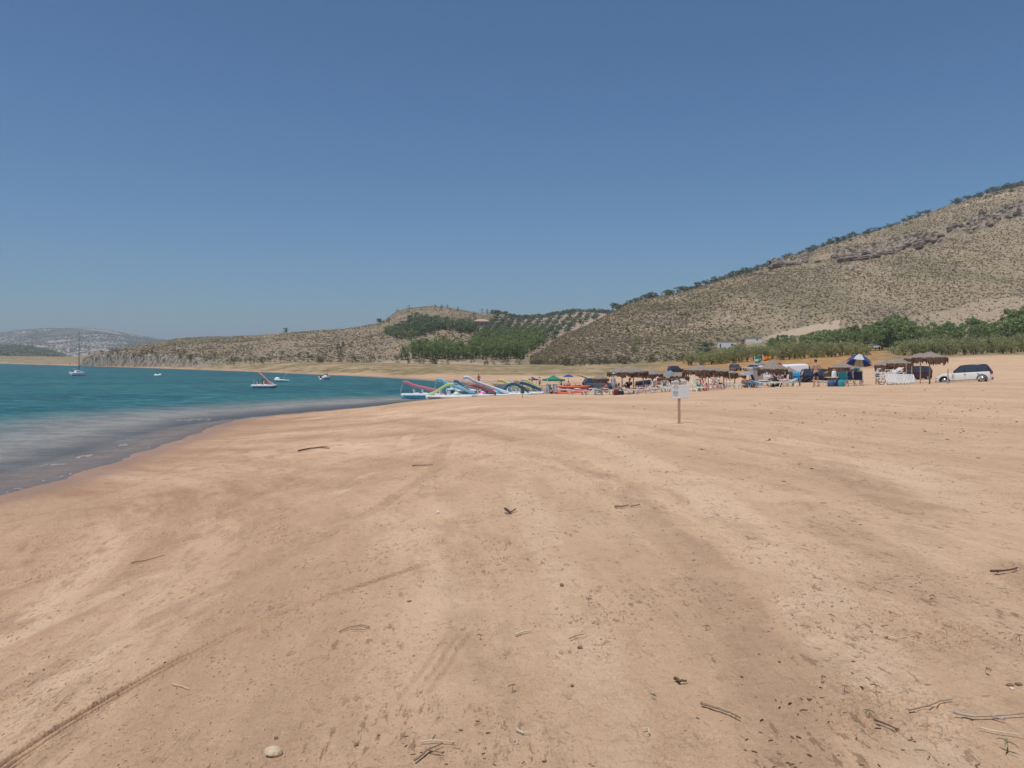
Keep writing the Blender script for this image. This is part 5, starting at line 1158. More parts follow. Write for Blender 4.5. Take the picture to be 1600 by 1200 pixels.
def pl(u, y, d=None, dz=0.0):
    if d is None: x, yy, z = gp(u, y)
    else: x, yy = (u-800)/F*d, d; z = max(G(x, d), WZ-.05)
    return (x, yy, z+dz)
def sl(L, H, flip=1, top=-.42, bot=.50, **k): return dict(pts=[(flip*L*(top-.06), H), (flip*L*(top+.05), H), (flip*L*(top+.22), H*.80), (flip*L*(bot-.14), .75), (flip*L*(bot), .58)], **k)
BASE = {}
pedalo("pedal boat with a long red slide and blue float, afloat at the left end", pl(660, 0, 84), .03, TEALB, sl(4.2, 1.60, col=REDS), keel=TEALB, L=4.3)
e = pedalo("lime green slide pedal boat with sage float, nearest on the left", pl(702, 0, 78), -.05, SAGE, dict(col=LIME, pts=[(.45, 1.50), (-.05, 1.50), (-.70, 1.18), (-1.40, .72), (-1.95, .54)], lean=.3), keel=SAGE, L=4.4, dome=SGD)
MB().box(-2.0, -.75, -.875, -.862, .42, .47).build("red_band", REDS, e); MB().box(-1.9, -.3, -.70, -.68, .02, .09).build("keel_band", MARN, e)
pedalo("sky blue slide pedal boat right of the lime green one", pl(712, 0, 81.5), .02, TAN, sl(4.0, 1.95, col=SKYB, y=.1), keel=TAN, L=4.1)
pedalo("small pedal boat with a dark blue ladder slide, farthest back", pl(716, 0, 99), .3, BLH, dict(col=BLH, pts=[(-.5, 1.35), (-.2, 1.35), (.3, 1.0), (.8, .6)], w=.25), keel=BLH, L=2.8)
pedalo("small green slide pedal boat behind the blue one", pl(732, 0, 95), .2, GRN, dict(col=GRN, pts=[(1.3, 1.1), (.9, 1.1), (.1, .85), (-.9, .55)], lean=.2), keel=GRN, L=3.0)
def arch(e, col, x0, x1, h, w=.07, y=0, name="arch"):
    P = [(x0+(x1-x0)*t, y, .5+h*math.sin(math.pi*min(1, .04+t*.98))**.55) for t in [i/14 for i in range(15)]]
    for s in (-.45, .45): MB().tube([(p[0], p[1]+s, p[2]) for p in P], w, 6).build(name, col, e, True)
e = pedalo("car-shaped pedal boat with a maroon arched slide", pl(746, 0, 82), .03, MARN, dict(col=MARN, pts=[(-1.4, .75), (-1.05, 1.2), (-.5, 1.36), (0, 1.3), (1.0, .95), (1.9, .56)], w=.28), keel=TAN, L=3.4, dome=PINK, ladder=False); arch(e, REDS, -1.5, .2, .85, .06)
e = pedalo("pedal boat with an orange arch slide and pink wheel cover", pl(765, 0, 84), .04, TAN, dict(col=ORA, pts=[(-1.4, .8), (-.9, 1.15), (-.2, 1.36), (.4, 1.2), (.75, .6)], w=.22), keel=MARN, L=3.2, dome=PINK, ladder=False)
MB().lathe([(.36, -.12), (.36, .12)], 22, (-.5, .3, .85), 'y').build("wheel_cover", TEALB, e, True)
e = pedalo("pedal boat with a long white slide and a blue wheel cover", pl(766, 0, 83), .03, WSL, sl(4.6, 2.15, col=WSL, y=.1, top=-.54, bot=.42), keel=TAN, L=4.0, dome=TEALB)
for k, u in enumerate((783,)): pedalo("plain white pedal boat tucked between the white slide and the navy slide", pl(u, 0, 84), .0, WSL, None, keel=TAN, L=2.8)
pedalo("navy arched slide pedal boat with a mid blue float", pl(806, 0, 84), .0, NAVS, dict(col=NAVS, pts=[(-1.35, .56), (-1.15, 1.0), (-.65, 1.36), (0, 1.38), (.7, 1.0), (1.35, .62)], w=.36), keel=BLH, L=3.0, ladder=False)
pedalo("pedal boat with a long yellow slide behind the litter bin", pl(812, 0, 87), .02, TAN, sl(4.2, 1.75, col=YEL, y=.0, top=-.50, bot=.42), keel=TAN, L=3.6)
pedalo("pedal boat with a short yellow slide at the right end of the row", pl(828, 0, 89), .1, WSL, dict(col=YEL, pts=[(-.9, 1.75), (-.4, 1.72), (.4, 1.3), (1.3, .8)], w=.3), keel=TAN, L=2.9)
pedalo("rightmost pedal boat with a navy slide and navy float", pl(829, 0, 86.5), .0, NAVH, dict(col=NAVS, pts=[(-1.2, 1.45), (-.8, 1.45), (0, 1.2), (.8, .85), (1.15, .72)], w=.34), keel=NAVH, L=2.7)
floater = pedalo("red slide pedal boat with four people out on the lake", (lambda d: ((413-800)/F*d, d, WZ-.10))(116), .02, SEAT, sl(3.5, 2.2, col=pc("faded_red_slide", (.50, .33, .29)), top=-.30, bot=.36), keel=pc("grey_float", (.3, .26, .3)), L=3.5, group=None)
# far jetty rail with a board, behind the pedal boats
loc = (float((772-800)/F*122), 122.0, WZ); e = empty("floating_jetty", loc, .03, "pale rail and boards of the floating jetty behind the slide boats", "jetty")
MB().box(-5.6, 3.8, 0, 1.2, .05, .35).build("pontoon", mat("grey_pontoon", (.36, .31, .27), .8), e)
MB().tube([(-4.2, 0, zpix(594, 122)-WZ), (3.8, 0, zpix(593.6, 122)-WZ)], .05, 6).build("rail", WSL, e, True)
for x in (-4.2, -2.2, -.2, 1.8, 3.8): MB().tube([(x, 0, .3), (x, 0, zpix(594, 122)-WZ)], .035, 6).build("post", WSL, e, True)
MB().box(3.0, 3.8, -.06, -.02, zpix(600, 122)-WZ, zpix(595, 122)-WZ).build("ochre_board", mat("ochre_board", (.50, .36, .16), .8), e); MB().box(2.1, 2.8, -.06, -.02, zpix(600, 122)-WZ, zpix(595, 122)-WZ).build("white_board", WHITE, e)
def boat_hull(L, W, H, m, e, name="hull", sheer=.2, n=12, rake=.15):
    r = []
    for i in range(n+1):
        t = i/n; x = -L/2+L*t; k = math.sin(math.pi*min(1, .42+.58*t)) if t > .15 else .95; k = max(.03, k); zt = H*(1+sheer*t**2)
        r.append([(x+rake*t, -W/2*k, zt), (x, -W/2*k*.9, zt*.45), (x, -W/2*k*.35, -.05), (x, W/2*k*.35, -.05), (x, W/2*k*.9, zt*.45), (x+rake*t, W/2*k, zt)])
    return MB().loft(r).build(name, m, e, True)
def sailboat():
    d = 208; e = empty("sailing_boat", ((122-800)/F*d, d, WZ-.05), math.radians(52), "white moored sailing boat with a tall bare mast", "sailing boat"); boat_hull(5.6, 2.2, .95, SEAT, e)
    rr = []
    for x, w, z in ((-1.2, .8, .95), (-1.0, .78, 1.45), (.6, .62, 1.5), (1.5, .3, 1.05)): rr.append([(x, -w, .9), (x, -w*.8, z), (x, w*.8, z), (x, w, .9)])
    c = MB().loft(rr).build("cabin", SEAT, e, False, .05)
    for s in (-1, 1): MB().box(-.8, .3, s*.70-.02, s*.70+.02, 1.12, 1.28).build("cabin_window", GLASS, c)
    MB().tube([(.35, 0, 1.2), (.35, 0, 11.6)], [.14, .10], 8).build("mast", mat("mast_grey", (.10, .12, .16), .5), e, True); MB().tube([(.3, 0, 1.9), (-2.0, 0, 1.85)], .06, 6).build("boom", STEEL, e, True)
    for s in (-1, 1): MB().tube([(.35, s*.05, 10.8), (.2, s*1.0, .95)], .008, 4).build("shroud", STEEL, e)
    MB().tube([(.38, 0, 11.0), (2.9, 0, 1.15)], .008, 4).build("forestay", STEEL, e); MB().tube([(2.5, -.3, 1.1), (2.7, -.2, 1.75), (2.9, 0, 1.8), (2.7, .2, 1.75), (2.5, .3, 1.1)], .02, 5).build("pulpit", STEEL, e, True)
    m = MB().box(-3.05, -2.75, -.16, .16, .55, 1.25).build("outboard_motor", WHITE, e, False, .05); MB().tube([(-2.9, 0, .6), (-2.9, 0, -.2)], .06, 6).build("leg", DARK, m, True)
    MB().box(-2.81, -2.79, -.9, -.3, .25, .8).build("transom_patch", WHITE, e); MB().tube([(-2.4, .9, 1.0), (-2.4, .9, 3.4)], .02, 5).build("flagstaff", STEEL, e, True); MB().box(-2.62, -2.4, .88, .92, 2.9, 3.3).build("pennant", NAVY, e)
sailboat(); [setattr(o, 'scale', (.68, .85, 1.0)) for o in COL.objects if o.name == 'sailing_boat']
def dinghy():
    d = 200; e = empty("inflatable_boat", ((247-800)/F*d, d, WZ), 0, "small white inflatable floating alone right of the sailing boat", "boat")
    for s in (-1, 1): MB().tube([(-.75, s*.35, .25), (0, s*.4, .24), (.6, s*.25, .30), (.78, 0, .34)], [.2, .24, .22, .18], 10).build("tube", SEAT, e, True)
    MB().box(-.6, .4, -.3, .3, .1, .18).build("floor", SEAT, e); MB().ell((-.62, 0, .45), (.2, .4, .22), 10, 6).build("bolster", SEAT, e, True); MB().ell((.52, 0, .45), (.25, .35, .22), 10, 6).build("bolster", SEAT, e, True)
dinghy()
def low_yacht(u, d, L, label, mast, rz=0.0):
    e = empty("sailing_dinghy", ((u-800)/F*d, d, WZ), rz, label, "sailing boat"); boat_hull(L, 1.2, .45, SEAT, e, sheer=-.3); MB().ell((-L*.36, 0, .5), (.55, .45, .35), 10, 6).build("cockpit_cover", SEAT, e, True)
    MB().tube([(.15, 0, .4), (.15, 0, mast)], [.035, .02], 6).build("mast", STEEL, e, True); MB().tube([(.2, 0, .55), (1.0, 0, 1.9)], .02, 5).build("whisker_pole", SEAT, e, True)
low_yacht(441, 150, 2.6, "low white sailing dinghy with a thin mast, right of the boat carrying four people", 3.4)
def motor_boat():
    d = 168; e = empty("motor_boat", ((509-800)/F*d, d, WZ), math.radians(62), "small white motor boat with a dark canopy near the far shore", "motor boat"); boat_hull(2.8, 1.7, .62, SEAT, e)
    MB().box(-.2, .35, -.4, .4, .6, 1.0).build("console", SEAT, e, False, .08); MB().box(-.15, .3, -.28, .28, 1.0, 1.15).build("windscreen", GLASS, e)
    for s in (-1, 1): MB().tube([(.1, s*.4, .6), (.1, s*.4, 1.75)], .02, 5).build("post", STEEL, e, True)
    MB().box(-.45, .55, -.55, .55, 1.75, 1.82).build("canopy", NAVY, e, False, .02); MB().tube([(.1, 0, 1.8), (.1, 0, 3.6)], .015, 5).build("aerial", STEEL, e, True); MB().box(-1.7, -1.45, -.15, .15, .2, .8).build("outboard_motor", DARK, e, False, .04)
motor_boat()
o = MB().ell((0, 0, 0), (.28, .28, .22), 12, 8).tube([(0, 0, .15), (0, 0, .35)], .04, 6).build("mooring_buoy", SEAT, None, True); o.location = ((501-800)/F*166, 166, WZ+.05); tag(o, "tiny white mooring buoy left of the motor boat", "buoy")
ORK = pc("orange_kayak", (.82, .17, .08)); WK = pc("white_kayak", (.72, .60, .60)); DR = pc("dark_red_kayak", (.40, .06, .05))
def kayak(label, loc, rz, col, L=3.9, tilt=0):
    e = empty("kayak", loc, rz, label, "kayak", "stacked kayaks"); e.rotation_euler[1] = tilt; r = []; n = 16
    for i in range(n+1):
        t = i/n*2-1; k = max(.02, (1-abs(t)**2.4)); z = .12*abs(t)**3; a = []
        for j in range(10): q = 2*math.pi*j/10; a.append((t*L/2, .36*k*math.cos(q), .17+z+(.17*k if math.sin(q) < 0 else .12*k)*math.sin(q)))
        r.append(a)
    MB().loft(r).build("hull", col, e, True)
    for x in (-.6, .5): MB().lathe([(.30, 0), (.30, .05), (.22, .02)], 14, (0, 0, 0)).xf(Matrix.Translation((x, 0, .27)) @ Matrix.Diagonal((1.2, .7, 1, 1))).build("cockpit", DARK, e, True); 
    for x in (-.85, .25): MB().sheet([[(x-.05*i, -.18+.36*j/3, .30+.2*i/2) for j in range(4)] for i in range(3)], .03).build("seat_back", DARK, e, True)
    return e
p = at(893, 79)
kayak("lowest orange kayak of the stack left of the lone thatch", (p[0]-.05, p[1], p[2]+.02), .0, ORK, 3.5); kayak("white and red kayak in the middle of the stack", (p[0]+.0, p[1]+.05, p[2]+.32), .03, WK, 3.4); kayak("topmost orange kayak of the stack", (p[0]+.15, p[1], p[2]+.62), -.02, ORK, 3.7)
kayak("dark red kayak lying behind the orange stack", (p[0]+.3, p[1]+.8, p[2]+.45), .06, DR, 3.4)
p = (p[0]-.2, p[1], p[2])

# ---------------------------------------------------------------- people
def skin_obj(name, pts, edges, rad, m, parent, sub=1):
    me = bpy.data.meshes.new(name); me.from_pydata([tuple(p) for p in pts], edges, []); me.materials.append(m)
    o = bpy.data.objects.new(name, me); COL.objects.link(o); o.parent = parent
    s = o.modifiers.new("skin", 'SKIN'); s.use_smooth_shade = True; s.branch_smoothing = .3
    if not me.skin_vertices: bpy.context.view_layer.objects.active = o
    for i, r in enumerate(rad):
        sv = me.skin_vertices[0].data[i]; sv.radius = r if isinstance(r, tuple) else (r, r); sv.use_root = (i == 0)
    if sub: q = o.modifiers.new("subdivision", 'SUBSURF'); q.levels = sub; q.render_levels = sub
    return o
POSE = {
 'stand': dict(pel=(0, 0, .95), wai=(0, 0, 1.10), che=(0, .01, 1.30), nec=(0, 0, 1.47), hea=(0, .02, 1.62), kn=(.11, .03, .50), an=(.12, -.02, .09), toe=(.14, .15, .035), el=(.26, -.02, 1.16), ha=(.27, .08, .93)),
 'hips':  dict(pel=(0, 0, .95), wai=(0, 0, 1.10), che=(0, .01, 1.30), nec=(0, 0, 1.47), hea=(0, .05, 1.62), kn=(.12, .03, .50), an=(.15, -.02, .09), toe=(.17, .15, .035), el=(.31, -.04, 1.18), ha=(.20, .16, 1.02)),
 'walk':  dict(pel=(0, 0, .94), wai=(0, .01, 1.09), che=(0, .03, 1.29), nec=(0, .04, 1.46), hea=(0, .08, 1.61), kn=(.09, .18, .52), an=(.09, .12, .10), toe=(.1, .3, .04), kn2=(.09, -.05, .50), an2=(.09, -.36, .16), toe2=(.1, -.26, .04), el=(.24, -.12, 1.17), ha=(.22, .05, .98)),
 'sit':   dict(pel=(0, 0, .50), wai=(0, -.03, .64), che=(0, -.08, .84), nec=(0, -.10, 1.01), hea=(0, -.07, 1.16), kn=(.14, .42, .52), an=(.14, .42, .10), toe=(.15, .58, .04), el=(.26, .02, .74), ha=(.20, .26, .66)),
 'ground': dict(pel=(0, 0, .13), wai=(0, -.02, .27), che=(0, .01, .47), nec=(0, .05, .63), hea=(0, .10, .78), kn=(.14, .34, .42), an=(.12, .58, .08), toe=(.13, .72, .04), el=(.27, .14, .40), ha=(.18, .34, .38)),
 'lie':   dict(pel=(0, 0, .48), wai=(0, -.12, .53), che=(0, -.28, .64), nec=(0, -.43, .75), hea=(0, -.55, .86), kn=(.10, .42, .54), an=(.10, .80, .45), toe=(.12, .86, .55), el=(.26, -.18, .55), ha=(.20, .05, .54)),
 'recline': dict(pel=(0, 0, .46), wai=(0, -.08, .56), che=(0, -.20, .74), nec=(0, -.29, .89), hea=(0, -.34, 1.03), kn=(.14, .36, .66), an=(.13, .62, .42), toe=(.14, .74, .44), el=(.28, -.08, .64), ha=(.20, .14, .60)),
 'bend':  dict(pel=(0, 0, .95), wai=(0, .12, 1.05), che=(0, .36, 1.10), nec=(0, .52, 1.08), hea=(0, .66, 1.00), kn=(.12, -.04, .50), an=(.13, -.02, .09), toe=(.14, .15, .035), el=(.24, .44, .82), ha=(.20, .52, .58)),
 'lean':  dict(pel=(0, 0, .95), wai=(0, .06, 1.09), che=(0, .20, 1.24), nec=(0, .32, 1.34), hea=(0, .42, 1.42), kn=(.12, .02, .50), an=(.13, -.04, .09), toe=(.14, .12, .035), el=(.24, .36, 1.02), ha=(.18, .52, .84)),
}
def person(label, loc, rz, pose, h=1.72, skin=SKIN, hair=HAIRD, top=None, bottom=None, dress=None, hat=None, longhair=False, band=None, fem=False, bikini=None):
    """faces +y before the turn rz"""
    e = empty("person", loc, rz, label, "person"); k = h/1.72; p = {a: Vector(b)*k for a, b in POSE[pose].items()}
    up = (p['nec']-p['che']).normalized(); sp_ = (p['nec']-p['pel']); side = Vector((1, 0, 0)); fwd = side.cross(up)*-1; sw = (.165 if fem else .19)*k
    pts = [p['pel'], p['wai'], p['che'], p['nec'], p['hea']-(p['hea']-p['nec'])*.35, p['hea'], p['hea']+(p['hea']-p['nec']).normalized()*.09*k]
    rd = [(.155*k, .115*k), (.130*k if not fem else .112*k, .10*k), (.165*k, .115*k), .052*k, .06*k, (.078*k, .095*k), .060*k]; ed = [(0, 1), (1, 2), (2, 3), (3, 4), (4, 5), (5, 6)]
    fin = []
    for s in (-1, 1):
        S = lambda q: Vector((p[q].x*s, p[q].y, p[q].z)); kn, an, to = (S('kn2'), S('an2'), S('toe2')) if (s < 0 and 'kn2' in p) else (S('kn'), S('an'), S('toe')); b = len(pts)
        sh = p['nec']+side*s*sw-up*.055*k; hip = p['pel']+side*s*.095*k-Vector((0, 0, .03*k)); el, ha = S('el'), S('ha'); wr = el.lerp(ha, .86); palm = ha+(ha-el).normalized()*.045*k
        pts += [sh, el, wr, palm, hip, hip.lerp(kn, .5), kn, kn.lerp(an, .35), an, an.lerp(to, .55)-Vector((0, 0, .03*k)), to]
        rd += [.058*k, .042*k, .028*k, (.038*k, .018*k), .098*k, .082*k, .055*k, .056*k, .036*k, .036*k, .026*k]
        ed += [(2, b), (b, b+1), (b+1, b+2), (b+2, b+3), (0, b+4), (b+4, b+5), (b+5, b+6), (b+6, b+7), (b+7, b+8), (b+8, b+9), (b+9, b+10)]
        dr = (ha-el).normalized(); c = side.cross(dr).normalized()
        for f in range(5):
            o_ = c*(-.026+.0175*f)*k if f < 4 else c*.030*k; ln = (.062, .074, .070, .052, .045)[f]*k; d2 = dr if f < 4 else (dr*.7+c*.7).normalized(); q = len(pts); r0 = palm+o_+dr*(.03*k if f < 4 else -.02*k)
            fin.append((r0, r0+d2*ln*.55, r0+d2*ln-side*s*.012*k))
    skin_obj("body", pts, ed, rd, skin, e)
    hand = [o for o in e.children if o.name.startswith("body")][0]
    fv = []; fe = []; fr_ = []
    me = hand.data; nb = len(me.vertices); me.vertices.add(len(fin)*3); 
    for i, tri in enumerate(fin):
        for j, v in enumerate(tri): me.vertices[nb+i*3+j].co = v
    ne = len(me.edges); me.edges.add(len(fin)*2)
    for i in range(len(fin)):
        for j in range(2): me.edges[ne+i*2+j].vertices = (nb+i*3+j, nb+i*3+j+1)
    for i in range(len(fin)):
        for j in range(3): sv = me.skin_vertices[0].data[nb+i*3+j]; sv.radius = (.0095*k-.001*j,)*2; sv.use_root = (j == 0)
    hd = p['hea']; hu = (p['hea']-p['nec']).normalized(); hf = side.cross(hu)*-1
    if hf.y < 0 and pose not in ('bend',): hf = -hf
    if pose == 'bend': hf = Vector((0, .1, -1)).normalized()
    fb = MB(); 
    for s in (-1, 1): fb.ell(tuple(hd+hf*.088*k+side*s*.034*k+hu*.01*k), (.012*k,)*3, 6, 4, -1)
    fb.build("eyes", HAIRD, e, True)
    MB().ell(tuple(hd+hf*.10*k-hu*.02*k), (.014*k, .02*k, .02*k), 6, 5).build("nose", skin, e, True); MB().ell(tuple(hd+hf*.088*k-hu*.055*k), (.026*k, .008*k, .008*k), 6, 4).build("mouth", mat("lips", (.40, .14, .12), .6), e, True)
    b = MB(); 
    for s in (-1, 1): b.ell(tuple(hd+side*s*.082*k), (.012*k, .02*k, .03*k), 6, 5)
    b.build("ears", skin, e, True)
    b = MB(); b.ell(tuple(hd-hf*.018*k+hu*.035*k), (.092*k, .105*k, .105*k), 12, 8, -.35)
    if longhair: b.tube([tuple(hd-hf*.06*k+hu*.05*k), tuple(hd-hf*.10*k-hu*.10*k), tuple(hd-hf*.10*k-hu*.34*k)], [.085*k, .09*k, .05*k], 8)
    b.build("hair", hair, e, True)
    if hat: MB().lathe([(.17*k, 0), (.17*k, .01), (.10*k, .02), (.095*k, .10*k), (.05*k, .12*k)], 14).xf(Matrix.Translation(hd+hu*.07*k)).build("hat", hat, e, True)
    q = pts; L7, L18 = 7, 18
    def cloth(name, idx, edges, rads, m):
        return skin_obj(name, [q[i] if not isinstance(i, Vector) else i for i in idx], edges, [r*k if not isinstance(r, tuple) else (r[0]*k, r[1]*k) for r in rads], m, e)
    if top: cloth("shirt", [q[0].lerp(q[1], .3), q[1], q[2], q[3]-up*.03*k, q[L7], q[L7].lerp(q[L7+1], .55), q[L18], q[L18].lerp(q[L18+1], .55)], [(0, 1), (1, 2), (2, 3), (2, 4), (4, 5), (2, 6), (6, 7)], [(.168, .130), (.15, .120), (.182, .132), .070, .075, .058, .075, .058], top)
    if bottom: cloth("shorts", [q[0]+(q[1]-q[0])*.35, q[0], q[L7+4], q[L7+5].lerp(q[L7+6], .3), q[L18+4], q[L18+5].lerp(q[L18+6], .3)], [(0, 1), (1, 2), (2, 3), (1, 4), (4, 5)], [(.155, .118), (.17, .13), .118, .098, .118, .098], bottom)
    if band: MB().lathe([(.165*k, -.02*k), (.168*k, .02*k)], 16, cap=False).xf(Matrix.Translation(q[0]+(q[1]-q[0])*.42) @ Matrix.Diagonal((1, .78, 1, 1))).build("waistband", band, e, True)
    if dress:
        cloth("dress", [q[0].lerp(q[L7+6], .75).lerp(q[0].lerp(q[L18+6], .75), .5), q[0], q[1], q[2], q[3]-up*.05*k], [(0, 1), (1, 2), (2, 3), (3, 4)], [(.22, .19), (.185, .15), (.14, .12), (.180, .13), .075], dress)
    if bikini:
        for s in (-1, 1): MB().ell(tuple(q[2]+side*s*.075*k+fwd*(.10*k if fwd.y > 0 else -.10*k)), (.08*k, .05*k, .055*k), 10, 6).build("bikini_cup", bikini, e, True)
        cloth("bikini_bottom", [q[0], q[L7+4], q[L18+4]], [(0, 1), (0, 2)], [(.163, .125), .106, .106], bikini)
    return e
LBLU = cm("pale_blue_dress", (.34, .44, .52), .9); BLK = cm("black_clothing", (.022, .024, .028), .9); CORAL = cm("coral_shirt", (.80, .10, .14), .85); GBIK = cm("mint_bikini", (.10, .62, .40), .7); GSH = cm("green_shorts", (.08, .42, .26), .85); TSH = cm("petrol_shirt", (.04, .15, .22), .85); PUR = cm("mauve_clothing", (.20, .12, .15), .9); WCL = cm("white_clothing", (.75, .74, .72), .9); LIFE = cm("orange_life_vest", (.85, .20, .12), .8); GRC = cm("grey_clothing", (.22, .20, .22), .9); BRN = cm("brown_clothing", (.13, .05, .05), .9); MUS = cm("purple_clothing", (.09, .05, .13), .9)
def PS(u, d, dz=0.0): p = at(u, d); return (p[0], p[1], p[2]+dz)
person("shirtless man in navy shorts seen from behind beside the black car", PS(1275, 51.5), .05, 'hips', 1.76, SKIN, HAIRD, bottom=NAVY, band=WCL)
person("woman in a pale blue dress and white cap standing under the left thatch", PS(958.5, 60.8), -1.0, 'stand', 1.64, SKIN2, HAIRD, dress=LBLU, hat=cm("teal_cap", (.3, .45, .45), .8))
person("person in a coral red shirt sitting hunched on a lounger", PS(948, 61, .18), 1.2, 'ground', 1.6, SKIN, HAIRD, top=CORAL, bottom=CORAL)
person("large person in black sitting with their back turned, under the left thatch", PS(981, 60.2, .10), .25, 'recline', 1.76, SKIN3, HAIRB, top=BLK, bottom=BLK)
person("person in maroon seated low beside the blue dress", PS(966, 62, .05), -.6, 'ground', 1.6, SKIN3, HAIRD, top=BRN, bottom=BLK)
person("person in dark clothes lying on the lilac towel lounger", PS(999, 59.6, -.02), 1.45, 'lie', 1.6, SKIN3, HAIRD, top=MUS, bottom=PURT)
person("woman with long brown hair in a dark bikini sitting left of the sign", PS(1030, 66, .25), 2.6, 'ground', 1.6, SKIN, HAIRB, bottom=BLK, bikini=BLK, longhair=True, fem=True)
person("person in a pale dress standing right of the dark row of chairs", PS(1019.5, 67), 2.9, 'stand', 1.05, SKIN2, HAIRB, dress=WCL)
for i, (u, y, lb) in enumerate([(1038, 600, "seated person whose dark head shows just left of the sign"), (1049, 602, "person behind the sign, leftmost of the heads above its edge"), (1058, 601, "person behind the middle of the sign's top edge"), (1066, 602, "person behind the right part of the sign's top edge")]):
    stool('white plastic chair under the %s seated person behind the sign' % ('first', 'second', 'third', 'fourth')[i], PS(u, 64+i*.8, 0), WHITE, .46, .42, 'plastic_chair', True, (2.8, .4, -.5, .2)[i], 'chair', None)
    person(lb, PS(u, 64+i*.8, .0), (2.8, .4, -.5, .2)[i], 'sit', 1.62, SKIN, HAIRD, top=(GRC, BLK, PUR, WCL)[i], bottom=NAVY)
person("woman in a mint green bikini reclining on the end-on lounger", PS(1092, 56, .10), math.pi-.05, 'recline', 1.66, SKIN2, HAIRD, bikini=GBIK, fem=True)
person("man in sunglasses standing under the broad thatch behind the green bikini", PS(1096, 59.5), math.pi, 'lean', 1.5, SKIN, HAIRD, top=GRC, bottom=BRN)
person("heavy sunburnt person reclining in the white plastic armchair", PS(1115.5, 54.6, .02), math.pi-.1, 'sit', 1.6, SKIN2, HAIRB, bottom=cm("khaki_shorts", (.30, .29, .20), .9))
person("child in pink beside the end-on lounger", PS(1104, 55.2, .02), 2.8, 'ground', 1.05, SKIN2, HAIRB, top=cm("pink_shirt", (.78, .18, .34), .85), bottom=PINKT)
person("person with dark hair and a white top behind the white armchair", PS(1124, 57), -1.8, 'sit', 1.5, SKIN, HAIRD, top=WCL, bottom=NAVY)
person("person in mauve seen from behind in a low chair under the blue sunshade", PS(1165, 58, .0), -.05, 'ground', 1.72, SKIN3, HAIRD, top=PUR, bottom=PUR)
person("woman with long dark hair seated next to the blue table", PS(1176, 57, .02), .35, 'ground', 1.75, SKIN3, HAIRD, top=BRN, bottom=BLK, longhair=True, fem=True)
person("person in navy lying at the left end of the sage loungers", PS(1198, 56.5, .0), 1.5, 'lie', 1.5, SKIN, HAIRD, top=NAVY, bottom=NAVY)
person("person in patterned blue leaning against the thatch post", PS(1201, 60), -.4, 'sit', 1.55, SKIN, HAIRB, top=cm("blue_print", (.18, .22, .34), .9, .5), bottom=NAVY)
person("bearded man in black facing the camera under the large thatch", PS(1219, 57, .12), math.pi+.2, 'ground', 1.7, SKIN2, HAIRD, top=BLK, bottom=BLK)
person("woman sitting right of the bearded man under the large thatch", PS(1226.5, 58, .12), math.pi-.5, 'sit', 1.45, SKIN2, HAIRB, top=BLK, bottom=BLK, fem=True)
person("dark-haired person seated in the teal folding chair, arms forward", PS(1321, 51.4, -.04), 1.2, 'sit', 1.68, SKIN3, HAIRD, top=BLUEC, bottom=WCL)
person("dark-haired person seated behind the one in the teal chair", PS(1318, 53.5, -.04), 1.5, 'sit', 1.64, SKIN3, HAIRD, top=NAVY, bottom=NAVY, longhair=True)
person("man in a petrol blue shirt and green shorts bending over a chair", PS(1345, 52.5), 1.25, 'bend', 1.78, SKIN, HAIRD, top=TSH, bottom=GSH)
person("person in dark trousers leaning over the stacked loungers", PS(1371, 55.5), -1.1, 'lean', 1.42, SKIN3, HAIRB, top=WCL, bottom=NAVY)
fl = floater.location
for i, (dx, dy, top, lb) in enumerate([(-.72, -.42, PUR, "front left rider in mauve on the red slide boat out on the lake"), (-.35, .42, BRN, "front right rider in brown on the red slide boat out on the lake"), (.32, -.42, LIFE, "rear rider in an orange life vest on the boat out on the lake"), (.62, .42, pc("salmon_vest", (.8, .35, .28)), "rear rider in a salmon top on the boat out on the lake")]):
    person(lb, (fl[0]+dx, fl[1]+dy, fl[2]+.20), -1.57+(.2 if i % 2 else -.1), 'sit', 1.6, SKIN2 if i % 2 else SKIN, HAIRD, top=top, bottom=top)
stool('white plastic chair behind the white armchair', PS(1124, 57), WHITE, .46, .40, 'plastic_chair', True, -1.8, 'chair')
stool('white plastic chair against the post of the large thatch', PS(1201, 60), WHITE, .46, .42, 'plastic_chair', True, -.4, 'chair')
stool('white plastic chair right of the bearded man', PS(1226.5, 58, .05), WHITE, .44, .38, 'plastic_chair', True, math.pi-.5, 'chair')
stool('low folding stool behind the teal folding chair', PS(1318, 53.5), BLUEC, .44, .42, 'camp_stool', False, 1.5, 'stool')
for u, d, ps, h, tp, bt, lb in [(748, 118, 'stand', 1.6, REDC, REDC, "tiny bather in red on the jetty behind the slide boats"), (741, 119, 'ground', 1.6, None, BRN, "tiny bather sitting left of the one in red on the jetty"),
        (831, 114, 'stand', 1.6, None, REDC, "tiny person in red shorts under the purple gazebo"), (834, 110, 'sit', 1.6, REDC, NAVY, "tiny person seated in front of the purple gazebo"), (843.5, 112, 'walk', 1.6, WCL, NAVY, "tiny person in white walking between the two gazebos"),
        (869, 90, 'sit', 1.6, MUS, NAVY, "person seated under the right half of the green gazebo"), (861, 90.5, 'sit', 1.6, NAVY, NAVY, "person seated under the left half of the green gazebo"), (877, 93, 'stand', 1.5, BRN, BRN, "person in brown standing at the right leg of the green gazebo"),
        (888, 108, 'sit', 1.65, NAVY, NAVY, "person in navy seated under the small dark blue parasol"), (808, 100, 'sit', 1.6, PUR, NAVY, "person resting behind the navy slide boat")]:
    ps = 'ground' if ps == 'sit' else ps
    x = (u-800)/F*d; person(lb, (x, d, max(G(x, d), WZ+(.35 if u < 760 else 0))), R.uniform(-2, 2), ps, h, SKIN, HAIRD, top=tp, bottom=bt)

